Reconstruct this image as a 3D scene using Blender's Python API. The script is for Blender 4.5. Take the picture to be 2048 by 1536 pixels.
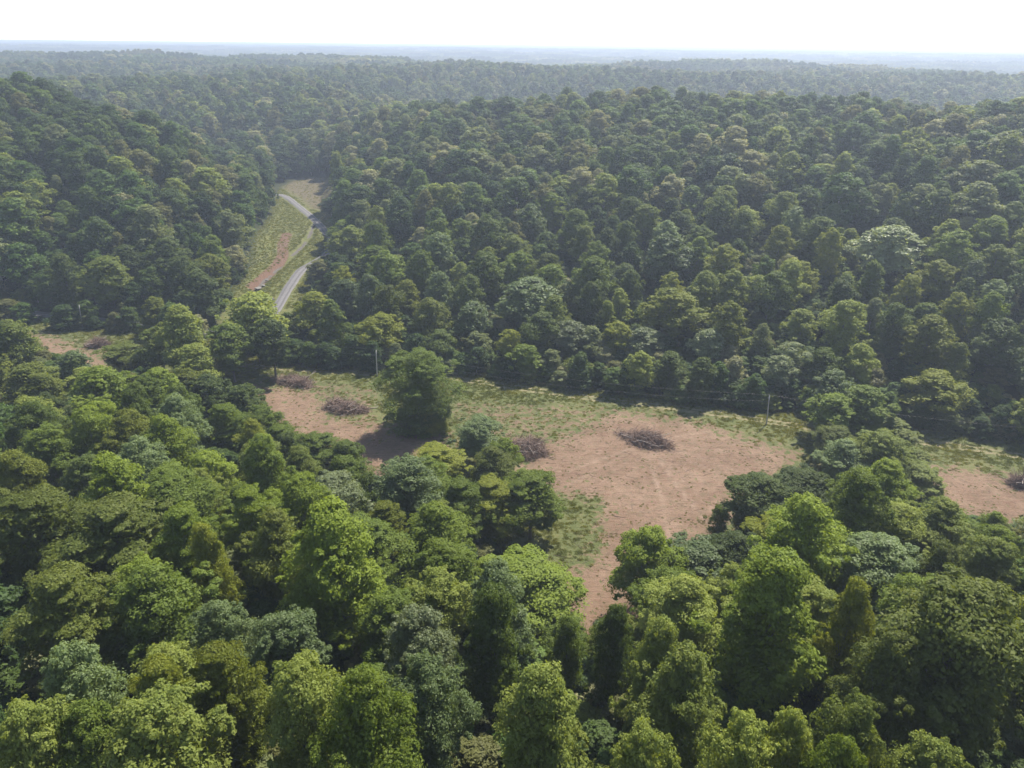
import bpy, math, random
import numpy as np
from mathutils import Matrix, Vector

for o in list(bpy.data.objects):
    bpy.data.objects.remove(o)
S = bpy.context.scene
COL = S.collection
rng = np.random.default_rng(7)
random.seed(7)

# ------------------------------------------------------------------ camera
FPX, W0, H0 = 1420.0, 2048.0, 1536.0
CAMZ = 100.0
PITCH, ROLL = math.radians(25.52), math.radians(0.59)
fwd = Vector((0, math.cos(PITCH), -math.sin(PITCH)))
rt0 = Vector((1, 0, 0))
up0 = rt0.cross(fwd)
rt = rt0 * math.cos(ROLL) + up0 * math.sin(ROLL)
up = rt.cross(fwd)
cam = bpy.data.cameras.new('camera')
cam.sensor_width = 36.0
cam.lens = 36.0 * FPX / W0
cam.clip_start = 1.0
cam.clip_end = 60000.0
co = bpy.data.objects.new('camera', cam)
COL.objects.link(co)
M = Matrix((rt, up, -fwd)).transposed().to_4x4()
M.translation = Vector((0, 0, CAMZ))
co.matrix_world = M
S.camera = co

# ------------------------------------------------------------------ light
SUN_EL, SUN_AZ = 55.0, 34.0        # beyond the field, a little to the right
w = bpy.data.worlds.new('World')
S.world = w
w.use_nodes = True
nt = w.node_tree
bg = nt.nodes['Background']
sky = nt.nodes.new('ShaderNodeTexSky')
sky.sky_type = 'NISHITA'
sky.sun_disc = False
sky.sun_elevation = math.radians(SUN_EL)
sky.sun_rotation = math.radians(SUN_AZ)
sky.air_density = 1.0
sky.dust_density = 0.6
sky.ozone_density = 1.0
# bright milky air low in the sky
tcw = nt.nodes.new('ShaderNodeTexCoord'); sep = nt.nodes.new('ShaderNodeSeparateXYZ')
nt.links.new(tcw.outputs['Generated'], sep.inputs[0])
mrw = nt.nodes.new('ShaderNodeMapRange'); mrw.interpolation_type = 'SMOOTHSTEP'
mrw.inputs[1].default_value = 0.0; mrw.inputs[2].default_value = 0.4; mrw.inputs[3].default_value = 0.9; mrw.inputs[4].default_value = 0.05
nt.links.new(sep.outputs[2], mrw.inputs[0])
mxw = nt.nodes.new('ShaderNodeMix'); mxw.data_type = 'RGBA'
nt.links.new(mrw.outputs[0], mxw.inputs['Factor']); nt.links.new(sky.outputs[0], mxw.inputs[6])
mxw.inputs[7].default_value = (11.0, 11.4, 11.8, 1)
nt.links.new(mxw.outputs[2], bg.inputs[0])
bg.inputs[1].default_value = 0.085
sl = bpy.data.lights.new('sun', 'SUN')
sl.energy = 4.9
sl.angle = math.radians(0.6)
sl.color = (1.0, 0.93, 0.82)
so = bpy.data.objects.new('sun', sl)
COL.objects.link(so)
sd = Vector((math.sin(math.radians(SUN_AZ)) * math.cos(math.radians(SUN_EL)),
             math.cos(math.radians(SUN_AZ)) * math.cos(math.radians(SUN_EL)),
             math.sin(math.radians(SUN_EL))))
so.rotation_euler = sd.to_track_quat('Z', 'Y').to_euler()
so.location = (0, 0, 300)
S.view_settings.view_transform = 'Standard'
S.view_settings.look = 'None'
S.view_settings.exposure = 0.95
S.view_settings.gamma = 1
cy = S.cycles
cy.max_bounces = 6
cy.diffuse_bounces = 3
cy.glossy_bounces = 1
cy.transmission_bounces = 3
cy.volume_bounces = 0
cy.transparent_max_bounces = 4
cy.use_denoising = True
cy.caustics_reflective = False
cy.caustics_refractive = False

# ------------------------------------------------------------------ pixel rays (2048 x 1536 frame)
def ray(u, v):
    xc = (u - W0 / 2) / FPX
    yc = (H0 / 2 - v) / FPX
    d = fwd + rt * xc + up * yc
    return d                                    # camera depth 1

def project(x, y, z):
    p = Vector((x, y, z - CAMZ))
    d = p.dot(fwd)
    if d < 1:
        return None
    return W0 / 2 + FPX * p.dot(rt) / d, H0 / 2 - FPX * p.dot(up) / d, d

# ------------------------------------------------------------------ noise
def hashf(ix, iy, seed):
    h = (ix.astype(np.int64) * 374761393 + iy.astype(np.int64) * 668265263 + seed * 1274126177) & 0xffffffff
    h = ((h ^ (h >> 13)) * 1274126177) & 0xffffffff
    h = h ^ (h >> 16)
    return (h & 0xffff) / 65535.0

def vnoise(x, y, seed=0):
    ix = np.floor(x); iy = np.floor(y)
    fx = x - ix; fy = y - iy
    fx = fx * fx * (3 - 2 * fx); fy = fy * fy * (3 - 2 * fy)
    a = hashf(ix, iy, seed); b = hashf(ix + 1, iy, seed)
    c = hashf(ix, iy + 1, seed); d = hashf(ix + 1, iy + 1, seed)
    return (a * (1 - fx) + b * fx) * (1 - fy) + (c * (1 - fx) + d * fx) * fy

def fbm(x, y, seed=0, n=3):
    s = 0; a = 1.0; t = 0
    for k in range(n):
        s = s + a * vnoise(x * 2 ** k, y * 2 ** k, seed + k * 17); t += a; a *= 0.5
    return s / t

def sstep(a, b, x):
    t = np.clip((x - a) / (b - a), 0, 1)
    return t * t * (3 - 2 * t)

# ------------------------------------------------------------------ plan polygons
def flat(u, v, z=0.0):
    d = ray(u, v)
    t = (CAMZ - z) / -d.z
    return (d.x * t, d.y * t)

def pip(px, py, poly):
    inside = np.zeros(px.shape, bool)
    n = len(poly)
    for i in range(n):
        x1, y1 = poly[i]; x2, y2 = poly[(i + 1) % n]
        if y1 == y2:
            continue
        c = ((y1 > py) != (y2 > py)) & (px < (x2 - x1) * (py - y1) / (y2 - y1) + x1)
        inside ^= c
    return inside

def dist_line(px, py, pts, closed=False):
    best = np.full(px.shape, 1e18)
    n = len(pts)
    for i in range(n if closed else n - 1):
        x1, y1 = pts[i]; x2, y2 = pts[(i + 1) % n]
        dx, dy = x2 - x1, y2 - y1
        t = np.clip(((px - x1) * dx + (py - y1) * dy) / (dx * dx + dy * dy + 1e-9), 0, 1)
        q = (px - x1 - t * dx) ** 2 + (py - y1 - t * dy) ** 2
        best = np.minimum(best, q)
    return np.sqrt(best)

def sdf(px, py, poly):                          # >0 inside
    d = dist_line(px, py, poly, True)
    return np.where(pip(px, py, poly), d, -d)

FIELD = [flat(*p) for p in [(-260, 600), (-100, 618), (40, 634), (150, 655), (250, 668), (330, 676), (420, 684), (500, 705),
         (590, 733), (700, 740), (800, 748), (950, 750), (1100, 774), (1300, 798), (1500, 819), (1640, 836),
         (1850, 857), (2048, 887), (2300, 925),
         (2300, 1180), (2048, 1080), (1880, 1060), (1700, 1040), (1560, 1110), (1420, 1180), (1280, 1290), (1120, 1310), (1040, 1230),
         (1000, 1120), (960, 1010), (800, 985), (690, 975), (600, 915), (500, 850), (400, 800), (230, 765), (60, 705), (-120, 670), (-260, 660)]]

# road through the side valley, and the county road along its mouth
def pts(lst):
    return [flat(u, v, z) for u, v, z in lst]
ROAD = pts([(552, 388, 8), (570, 392, 7.6), (600, 414, 6.2), (630, 440, 4.8), (651, 462, 4), (664, 482, 3.4), (656, 506, 2.6), (628, 524, 1.8), (604, 538, 1.5), (585, 565, 0.8), (566, 595, 0.3),
            (548, 625, 0)])
COUNTY = pts([(-200, 603, 0), (-60, 615, 0), (60, 627, 0), (150, 636, 0), (240, 645, 0), (330, 655, 0), (410, 663, 0), (480, 660, 0), (548, 625, 0)])
CREEK = pts([(628, 449, 4), (618, 470, 3.4), (606, 490, 2.6), (588, 507, 2), (570, 525, 1.5), (550, 545, 1), (532, 563, 0.5), (512, 585, 0)])
BANK = pts([(574, 470, 3.4), (566, 490, 2.8), (566, 512, 2), (556, 530, 1.5), (540, 548, 1), (524, 566, 0.5), (506, 582, 0)])
VALLEY = pts([(556, 395, 8), (545, 440, 5), (520, 485, 3.5), (508, 530, 2), (494, 565, 1), (440, 625, 0), (430, 690, 0), (600, 690, 0), (612, 600, 0.5), (624, 542, 1.5), (632, 505, 3),
              (655, 466, 4), (676, 425, 5), (672, 375, 8), (648, 358, 9), (600, 352, 9), (566, 368, 9)])

R = np.array([0, 40, 70, 100, 130, 160, 190, 220, 260, 300, 350, 400, 460, 520, 600, 700, 850, 1050, 1300, 1700, 2300, 3200, 5000, 9000, 20000], float)
A = {
 -180: [34, 30, 26, 24, 24, 25, 28, 30, 34, 38, 40, 44, 48, 50, 50, 50, 50, 50, 50, 50, 50, 50, 50, 50, 50],
 -70: [34, 29, 25, 23, 21, 18, 15, 12, 9, 7, 8, 16, 26, 36, 44, 48, 50, 50, 46, 54, 44, 50, 54, 60, 62],
 -48: [34, 28, 24, 21, 17, 12, 9, 6, 4, 2, 8, 20, 36, 48, 50, 46, 48, 36, 44, 54, 16, 34, 54, 60, 62],
 -40: [34, 28, 24, 20, 15, 11, 8, 5, 2, 1, 8, 24, 44, 56, 54, 46, 48, 36, 44, 57, 16, 34, 54, 60, 62],
 -33: [34, 28, 23, 19, 14, 10, 7, 4, 1, 0, 12, 30, 50, 58, 38, 34, 42, 36, 44, 60, 16, 34, 56, 60, 62],
 -28: [34, 28, 22, 18, 12, 8, 5, 2, 0, 1, 14, 32, 48, 34, 16, 26, 44, 36, 44, 61, 16, 34, 54, 60, 62],
 -24: [34, 28, 22, 16, 10, 6, 3, 1, 0, 1, 12, 26, 38, 18, 10, 28, 44, 36, 44, 61, 16, 34, 54, 60, 62],
 -21: [34, 28, 21, 14, 9, 5, 2, 0, 0, 0, 4, 14, 16, 8, 8, 28, 43, 36, 44, 60, 16, 34, 55, 60, 62],
 -19.3: [34, 28, 21, 13, 8, 4, 2, 0, 0, 0, 2, 4, 8, 8, 8, 30, 42, 46, 44, 59, 16, 34, 55, 60, 62],
 -17: [34, 28, 20, 12, 7, 3, 1, 0, 0, 0, 1, 3, 5, 7, 10, 32, 41, 45, 44, 57, 16, 34, 55, 60, 62],
 -14.7: [34, 28, 20, 12, 6, 3, 1, 0, 0, 1, 2, 3, 5, 7, 14, 32, 40, 44, 44, 54, 16, 34, 56, 60, 62],
 -13: [34, 28, 20, 11, 6, 2, 1, 0, 1, 3, 8, 12, 16, 20, 24, 28, 36, 46, 44, 54, 16, 34, 56, 60, 62],
 -9: [34, 27, 19, 10, 5, 2, 0, 0, 4, 10, 16, 23, 30, 35, 34, 22, 26, 48, 44, 50, 16, 34, 56, 60, 62],
 -4: [34, 27, 18, 9, 4, 1, 0, 0, 5, 12, 19, 27, 36, 42, 34, 14, 18, 48, 54, 30, 16, 40, 57, 60, 62],
 2: [34, 26, 16, 4, 0, 0, 0, 1, 7, 14, 22, 31, 41, 48, 32, 12, 14, 50, 46, 48, 18, 36, 57, 59, 61],
 8: [34, 26, 15, 2, 0, 0, 0, 2, 9, 17, 26, 35, 45, 49, 32, 12, 14, 50, 40, 58, 18, 36, 56, 59, 61],
 14: [34, 27, 17, 6, 1, 0, 0, 3, 10, 18, 27, 36, 46, 49, 32, 12, 14, 48, 38, 60, 18, 36, 55, 58, 60],
 20: [34, 27, 19, 12, 5, 1, 0, 4, 11, 19, 28, 37, 46, 49, 32, 12, 14, 42, 46, 50, 18, 36, 54, 58, 60],
 26: [34, 28, 21, 15, 9, 4, 1, 5, 12, 20, 30, 39, 48, 50, 32, 12, 14, 38, 50, 40, 18, 36, 54, 57, 60],
 32: [34, 28, 22, 17, 12, 5, 1, 4, 12, 22, 32, 42, 50, 51, 32, 12, 14, 32, 48, 34, 18, 36, 53, 56, 60],
 40: [34, 28, 23, 19, 14, 8, 2, 1, 10, 22, 34, 44, 52, 52, 32, 12, 14, 30, 40, 34, 18, 36, 53, 56, 60],
 48: [34, 28, 24, 20, 16, 10, 4, 1, 8, 22, 34, 44, 52, 52, 32, 12, 14, 30, 40, 36, 18, 36, 53, 56, 60],
 70: [34, 29, 25, 22, 18, 12, 8, 6, 10, 22, 34, 44, 52, 52, 46, 40, 36, 36, 40, 40, 42, 52, 53, 56, 60],
 180: [34, 30, 26, 24, 24, 25, 28, 30, 34, 38, 40, 44, 48, 50, 50, 50, 50, 50, 50, 50, 50, 50, 50, 50, 50]}
AZ = np.array(sorted(A)); TB = np.array([A[k] for k in sorted(A)], float)
AZ = AZ.astype(float)

def ground(x, y):
    x = np.atleast_1d(np.asarray(x, float)); y = np.atleast_1d(np.asarray(y, float))
    r = np.hypot(x, y); az = np.degrees(np.arctan2(x, y))
    wob = (fbm(x / 60.0, y / 60.0, 3, 2) - 0.5)
    az = np.clip(az + wob * 3.0 * sstep(250, 400, r), -179.9, 179.9)
    i = np.clip(np.searchsorted(AZ, az) - 1, 0, len(AZ) - 2)
    fa = (az - AZ[i]) / (AZ[i + 1] - AZ[i])
    rr = np.clip(r, 0, R[-1] - 1)
    j = np.clip(np.searchsorted(R, rr) - 1, 0, len(R) - 2)
    fr = (rr - R[j]) / (R[j + 1] - R[j])
    fr = 0.5 * fr + 0.5 * fr * fr * (3 - 2 * fr)
    z = (TB[i, j] * (1 - fa) + TB[i + 1, j] * fa) * (1 - fr) + (TB[i, j + 1] * (1 - fa) + TB[i + 1, j + 1] * fa) * fr
    # rolling relief
    k = np.minimum(z / 25.0, 1.0)
    z = z + k * (fbm(x / 55.0, y / 55.0, 11, 3) - 0.5) * 9.0 * sstep(60, 300, r)
    far = sstep(900, 1900, r)
    rid = 1 - np.abs(2 * fbm(x / 620.0, y / 460.0, 23, 4) - 1) * 2.2
    z = z + far * ((rid - 0.62) * 34.0 - 5.0) * (1 - 0.45 * sstep(3500, 9000, r))
    z = np.minimum(z, 68.0)
    # the field and the valley floor lie level
    s = sdf(x, y, FIELD)
    k = sstep(0.0, 22.0, -s)
    z = z * k
    z = z + (fbm(x / 14.0, y / 14.0, 5, 2) - 0.5) * 0.5 * (1 - k)
    z = z * (0.04 + 0.96 * sstep(3, 22, dist_line(x, y, COUNTY)))
    return z

def g1(x, y):
    return float(ground(x, y)[0])

def tree_spot(u, v, h):                         # where a tree of height h shows its top at (u, v)
    d = ray(u, v)
    t = np.arange(18.0, 1500.0, 0.5)
    x = d.x * t; y = d.y * t; z = CAMZ + d.z * t
    hit = np.nonzero(z <= ground(x, y) + h)[0]
    if not len(hit):
        return None
    k = hit[0]
    return float(x[k]), float(y[k]), float(t[k])

def ground_spot(u, v):
    return tree_spot(u, v, 0.0)

# ------------------------------------------------------------------ tags
def tag(o, label=None, cat=None, group=None, kind=None):
    if label: o['label'] = label
    if cat: o['category'] = cat
    if group: o['group'] = group
    if kind: o['kind'] = kind
    return o

def mesh_np(name, verts, faces, mat=None, attrs=None, smooth=False):
    """faces: int array (n,4) or (n,3); attrs: {name: (domain, values)}"""
    me = bpy.data.meshes.new(name)
    verts = np.asarray(verts, np.float32); faces = np.asarray(faces, np.int32)
    n, k = faces.shape
    me.vertices.add(len(verts)); me.vertices.foreach_set('co', verts.ravel())
    me.loops.add(n * k); me.loops.foreach_set('vertex_index', faces.ravel())
    me.polygons.add(n)
    me.polygons.foreach_set('loop_start', np.arange(0, n * k, k, dtype=np.int32))
    if smooth:
        me.polygons.foreach_set('use_smooth', np.ones(n, bool))
    for an, (dom, val) in (attrs or {}).items():
        a = me.attributes.new(an, 'FLOAT', dom)
        a.data.foreach_set('value', np.asarray(val, np.float32))
    me.update(calc_edges=True)
    if mat: me.materials.append(mat)
    return me

def link(name, me, parent=None, loc=None):
    o = bpy.data.objects.new(name, me)
    COL.objects.link(o)
    if parent: o.parent = parent
    if loc: o.location = loc
    return o

# ------------------------------------------------------------------ materials
def newmat(name):
    m = bpy.data.materials.new(name); m.use_nodes = True
    t = m.node_tree; t.nodes.clear()
    out = t.nodes.new('ShaderNodeOutputMaterial')
    return m, t, out

def N(t, typ, **kw):
    n = t.nodes.new(typ)
    for k, v in kw.items():
        setattr(n, k, v)
    return n

def leaf_mat(name, c1, c2, gloss=0.6, trans=0.42, spread=0.2):
    """c1..c2 range of the leaf colour over clumps and over single trees"""
    m, t, out = newmat(name)
    L = t.links
    at = N(t, 'ShaderNodeAttribute', attribute_name='tint')
    oi = N(t, 'ShaderNodeObjectInfo')
    mx = N(t, 'ShaderNodeMath', operation='MULTIPLY_ADD'); mx.inputs[1].default_value = 0.45
    L.new(oi.outputs['Random'], mx.inputs[0])
    m2 = N(t, 'ShaderNodeMath', operation='MULTIPLY'); m2.inputs[1].default_value = 0.55
    L.new(at.outputs['Fac'], m2.inputs[0]); L.new(m2.outputs[0], mx.inputs[2])
    rp = N(t, 'ShaderNodeMix', data_type='RGBA')
    L.new(mx.outputs[0], rp.inputs['Factor'])
    c1, c2 = [(c[0] * 1.32 * 1.78, c[1] * 1.75, c[2] * 0.8 * 1.6) if c[2] < c[1] * .42 else (c[0] * 1.4, c[1] * 1.5, c[2] * 1.2) for c in (c1, c2)]
    rp.inputs[6].default_value = (*c1, 1); rp.inputs[7].default_value = (*c2, 1)
    hs = N(t, 'ShaderNodeHueSaturation')
    L.new(rp.outputs[2], hs.inputs['Color'])
    mr = N(t, 'ShaderNodeMapRange'); mr.inputs[3].default_value = 1 - spread; mr.inputs[4].default_value = 1 + spread
    L.new(oi.outputs['Random'], mr.inputs[0]); L.new(mr.outputs[0], hs.inputs['Value'])
    p = N(t, 'ShaderNodeBsdfPrincipled')
    p.inputs['Roughness'].default_value = gloss
    p.inputs['Specular IOR Level'].default_value = 0.22
    L.new(hs.outputs[0], p.inputs['Base Color'])
    tr = N(t, 'ShaderNodeBsdfTranslucent')
    tc = N(t, 'ShaderNodeMix', data_type='RGBA', blend_type='MULTIPLY'); tc.inputs['Factor'].default_value = 1
    L.new(hs.outputs[0], tc.inputs[6]); tc.inputs[7].default_value = (1.45, 1.35, 0.5, 1)
    L.new(tc.outputs[2], tr.inputs[0])
    ms = N(t, 'ShaderNodeMixShader'); ms.inputs[0].default_value = trans
    L.new(p.outputs[0], ms.inputs[1]); L.new(tr.outputs[0], ms.inputs[2])
    L.new(ms.outputs[0], out.inputs[0])
    return m

LM = {
 'bright': leaf_mat('leaf_bright_green', (0.046, 0.092, 0.014), (0.088, 0.150, 0.024)),
 'green': leaf_mat('leaf_mid_green', (0.036, 0.075, 0.016), (0.068, 0.120, 0.024)),
 'light': leaf_mat('leaf_light_green', (0.060, 0.110, 0.030), (0.105, 0.160, 0.045)),
 'dark': leaf_mat('leaf_dark_green', (0.026, 0.055, 0.018), (0.050, 0.088, 0.026)),
 'yellow': leaf_mat('leaf_yellow_green', (0.056, 0.096, 0.015), (0.094, 0.138, 0.024)),
 'olive': leaf_mat('leaf_olive', (0.040, 0.074, 0.018), (0.070, 0.108, 0.028)),
 'sage': leaf_mat('leaf_sage', (0.068, 0.094, 0.040), (0.122, 0.148, 0.076), gloss=0.5),
 'silver': leaf_mat('leaf_silver', (0.110, 0.130, 0.076), (0.190, 0.205, 0.135), gloss=0.45),
 'brown': leaf_mat('leaf_brownish', (0.030, 0.044, 0.015), (0.050, 0.064, 0.023), trans=0.3),
}

def bark_mat(name, c, c2, sc=3.0):
    m, t, out = newmat(name); L = t.links
    tc = N(t, 'ShaderNodeTexCoord'); mp = N(t, 'ShaderNodeMapping'); mp.inputs['Scale'].default_value = (sc, sc, sc * 0.2)
    n = N(t, 'ShaderNodeTexNoise'); n.inputs['Scale'].default_value = 2.0; n.inputs['Detail'].default_value = 6
    L.new(tc.outputs['Object'], mp.inputs[0]); L.new(mp.outputs[0], n.inputs[0])
    mx = N(t, 'ShaderNodeMix', data_type='RGBA'); mx.inputs[6].default_value = (*c, 1); mx.inputs[7].default_value = (*c2, 1)
    L.new(n.outputs[0], mx.inputs['Factor'])
    p = N(t, 'ShaderNodeBsdfPrincipled'); p.inputs['Roughness'].default_value = 0.85
    L.new(mx.outputs[2], p.inputs['Base Color'])
    b = N(t, 'ShaderNodeBump'); b.inputs['Strength'].default_value = 0.5
    L.new(n.outputs[0], b.inputs['Height']); L.new(b.outputs[0], p.inputs['Normal'])
    L.new(p.outputs[0], out.inputs[0])
    return m
BARK = bark_mat('bark', (0.10, 0.085, 0.07), (0.22, 0.19, 0.16))
PALEBARK = bark_mat('bark_pale', (0.30, 0.28, 0.25), (0.5, 0.47, 0.42))
TWIG = bark_mat('dead_branch', (0.092, 0.060, 0.046), (0.27, 0.185, 0.145))
LOGM = bark_mat('bleached_log', (0.26, 0.21, 0.18), (0.44, 0.38, 0.33))
POLEM = bark_mat('weathered_pole', (0.34, 0.32, 0.29), (0.55, 0.52, 0.47), 6)

# ------------------------------------------------------------------ terrain sheet
def axis(a, b, step, lo, hi, grow):
    mid = list(np.arange(a, b, step))
    out, s, x = [], step, a
    while x > lo:
        s *= grow; x -= s; out.append(x)
    res = out[::-1] + mid
    s, x = step, mid[-1]
    while x < hi:
        s *= grow; x += s; res.append(x)
    return np.array(res)
xs = axis(-225, 190, 1.0, -19000, 19000, 1.05)
ys = np.concatenate([axis(85, 280, 0.9, -3000, 281, 1.06)[:-1], axis(280, 620, 2.2, 279, 19000, 1.035)[1:]])
ys = np.unique(np.round(ys, 3))
X, Y = np.meshgrid(xs, ys)
x = X.ravel(); y = Y.ravel()
Z = ground(x, y)
sF = sdf(x, y, FIELD)
fieldm = sstep(-4, 3, sF)
sV = sdf(x, y, VALLEY)
valm = np.maximum(sstep(-3, 3, sV), 0)
# bare soil, drawn where the clearing is scraped
def px(l):
    return [flat(*p) for p in l]
DIRT = [px([(1090, 885), (1140, 868), (1180, 850), (1225, 826), (1290, 832), (1400, 845), (1470, 872), (1590, 908), (1570, 945), (1480, 1000), (1400, 1100), (1290, 1290),
            (1120, 1300), (1110, 1240), (1060, 1130), (1150, 1100), (1180, 1010), (1120, 990), (1040, 960), (1050, 915)]),
        px([(505, 778), (560, 775), (640, 790), (650, 835), (740, 846), (790, 862), (880, 872), (895, 895), (830, 925), (790, 985), (690, 975), (690, 900), (600, 870), (520, 830)]),
        px([(40, 668), (110, 676), (150, 700), (195, 705), (215, 750), (120, 740), (40, 700)]),
        px([(1860, 935), (1950, 942), (2048, 968), (2200, 1000), (2300, 1050), (2300, 1180), (2048, 1060), (1850, 1010)])]
HALF = [px([(540, 745), (760, 775), (760, 860), (640, 880), (520, 850), (480, 770)]), px([(905, 800), (1240, 812), (1240, 880), (1100, 905), (900, 900)]),
        px([(1060, 990), (1200, 1000), (1200, 1120), (1040, 1180)])]
dm = np.zeros_like(x)
for q in DIRT:
    dm = np.maximum(dm, sstep(-13, 9, sdf(x, y, q)))
for q in HALF[:2]:
    dm = np.maximum(dm, 0.52 * sstep(-6, 5, sdf(x, y, q)))
dm = dm * (1 - 0.62 * sstep(-5, 4, sdf(x, y, HALF[2])))
TRACK = px([(420, 720), (520, 733), (640, 741), (760, 748), (880, 752), (980, 768), (1080, 782), (1200, 798), (1350, 816), (1500, 836), (1620, 856), (1750, 872), (1900, 890), (2048, 912), (2300, 950)])
dT = dist_line(x, y, TRACK)
trk = (np.exp(-((dT - 1.1) / 0.5) ** 2) + 0.0) * fieldm
Z = Z - 0.10 * trk
# scrape marks that fan out from the pile in the middle of the clearing
fan = np.zeros_like(x)
cx, cyy = flat(1293, 885)
for k in range(16):
    a = math.radians(-100 + k * 11 + random.uniform(-4, 4) - 90 + 45)
    L = random.uniform(22, 60)
    dd = dist_line(x, y, [(cx + math.cos(a) * 6, cyy + math.sin(a) * 6), (cx + math.cos(a) * L, cyy + math.sin(a) * L)])
    fan = np.maximum(fan, np.exp(-(dd / 0.4) ** 2) * random.uniform(0.1, 0.55))
fan *= dm
dC = dist_line(x, y, CREEK); dB = dist_line(x, y, BANK)
Z = Z - 0.9 * np.exp(-(dC / 2.2) ** 2)
bank = np.exp(-(dB / 3.2) ** 4)
MEADOW = pts([(560, 345, 9), (655, 345, 9), (680, 378, 8), (660, 418, 7), (618, 412, 7.5), (590, 392, 7.5), (560, 375, 8)])
meadow = sstep(-2, 6, sdf(x, y, MEADOW))
nx, ny = len(xs), len(ys)
ii = np.arange(nx * ny).reshape(ny, nx)
F = np.stack([ii[:-1, :-1].ravel(), ii[:-1, 1:].ravel(), ii[1:, 1:].ravel(), ii[1:, :-1].ravel()], 1)

def ground_mat():
    m, t, out = newmat('ground_surface'); L = t.links
    geo = N(t, 'ShaderNodeNewGeometry')
    def attr(n):
        return N(t, 'ShaderNodeAttribute', attribute_name=n).outputs['Fac']
    def noise(s, d=4, rough=0.6, vec=None):
        n = N(t, 'ShaderNodeTexNoise'); n.inputs['Scale'].default_value = s; n.inputs['Detail'].default_value = d
        n.inputs['Roughness'].default_value = rough
        L.new(vec or geo.outputs['Position'], n.inputs['Vector']); return n.outputs[0]
    def mix(f, a, b, bt='MIX'):
        n = N(t, 'ShaderNodeMix', data_type='RGBA', blend_type=bt)
        for s, v in ((n.inputs['Factor'], f), (n.inputs[6], a), (n.inputs[7], b)):
            if isinstance(v, (int, float)): s.default_value = v
            elif isinstance(v, tuple): s.default_value = (*v, 1)
            else: L.new(v, s)
        return n.outputs[2]
    def ramp(v, a, b, ta=0.0, tb=1.0):
        n = N(t, 'ShaderNodeMapRange', interpolation_type='SMOOTHSTEP'); L.new(v, n.inputs[0])
        n.inputs[1].default_value = a; n.inputs[2].default_value = b; n.inputs[3].default_value = ta; n.inputs[4].default_value = tb
        return n.outputs[0]
    def math_(op, a, b=None, c=None):
        n = N(t, 'ShaderNodeMath', operation=op)
        for k, v in enumerate((a, b, c)):
            if v is None: continue
            if isinstance(v, (int, float)): n.inputs[k].default_value = v
            else: L.new(v, n.inputs[k])
        return n.outputs[0]
    mp = N(t, 'ShaderNodeMapping'); mp.inputs['Scale'].default_value = (0.16, 1.5, 1.0); mp.inputs['Rotation'].default_value = (0, 0, 0.12)
    L.new(geo.outputs['Position'], mp.inputs[0])
    streak = noise(1.0, 6, 0.7, mp.outputs[0])
    big = noise(0.06, 4); mid = noise(0.45, 5, 0.65); fine = noise(3.0, 6, 0.7); vf = noise(9.0, 3, 0.7)
    # soil
    soil = mix(ramp(big, 0.35, 0.65), (0.172, 0.110, 0.075), (0.232, 0.156, 0.110))
    soil = mix(ramp(mid, 0.42, 0.7, 0, 0.75), soil, (0.125, 0.10, 0.058))
    soil = mix(ramp(noise(0.15, 5, 0.7), 0.5, 0.68, 0, 0.5), soil, (0.27, 0.19, 0.135))
    soil = mix(ramp(streak, 0.5, 0.72), soil, (0.15, 0.085, 0.062))
    soil = mix(ramp(noise(0.9, 6, 0.75, mp.outputs[0]), 0.55, 0.75, 0, 0.6), soil, (0.095, 0.062, 0.045))
    soil = mix(ramp(fine, 0.56, 0.75, 0, 0.75), soil, (0.12, 0.085, 0.06))
    soil = mix(ramp(vf, 0.6, 0.8, 0, 0.6), soil, (0.36, 0.28, 0.215))
    soil = mix(math_('MULTIPLY', attr('fan'), 0.6), soil, (0.36, 0.27, 0.21))
    # grass
    grass = mix(ramp(mid, 0.35, 0.65), (0.082, 0.098, 0.034), (0.125, 0.132, 0.052))
    grass = mix(ramp(fine, 0.5, 0.72, 0, 0.8), grass, (0.055, 0.073, 0.024))
    grass = mix(ramp(big, 0.5, 0.66, 0, 0.6), grass, (0.145, 0.145, 0.058))
    # soil shows where the drawn mask plus noise says so
    s = math_('ADD', attr('dirt'), math_('MULTIPLY', math_('SUBTRACT', mid, 0.52), 2.8))
    s = math_('ADD', s, math_('MULTIPLY', math_('SUBTRACT', fine, 0.5), 0.9))
    s = ramp(s, 0.38, 0.70)
    fld = mix(s, grass, soil)
    fld = mix(math_('MULTIPLY', attr('track'), ramp(mid, 0.3, 0.5, 0.3, 0.75)), fld, (0.30, 0.24, 0.16))
    val = mix(ramp(mid, 0.35, 0.65), (0.088, 0.104, 0.034), (0.138, 0.135, 0.048))
    val = mix(attr('meadow'), val, mix(ramp(mid, 0.4, 0.6), (0.095, 0.08, 0.05), (0.13, 0.108, 0.06)))
    val = mix(ramp(math_('ADD', attr('bank'), math_('MULTIPLY', math_('SUBTRACT', fine, 0.5), 1.2)), 0.4, 0.7), val, mix(ramp(fine, 0.4, 0.6), (0.175, 0.105, 0.072), (0.09, 0.058, 0.04)))
    val = mix(ramp(attr('creek'), 0.3, 0.7), val, mix(ramp(fine, 0.4, 0.65), (0.075, 0.066, 0.056), (0.17, 0.155, 0.14)))
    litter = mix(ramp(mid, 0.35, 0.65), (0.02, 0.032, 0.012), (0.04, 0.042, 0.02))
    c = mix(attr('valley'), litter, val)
    c = mix(attr('field'), c, fld)
    p = N(t, 'ShaderNodeBsdfPrincipled'); p.inputs['Roughness'].default_value = 0.95; p.inputs['Specular IOR Level'].default_value = 0.15
    L.new(c, p.inputs['Base Color'])
    b = N(t, 'ShaderNodeBump'); b.inputs['Strength'].default_value = 0.8; b.inputs['Distance'].default_value = 0.25
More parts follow.
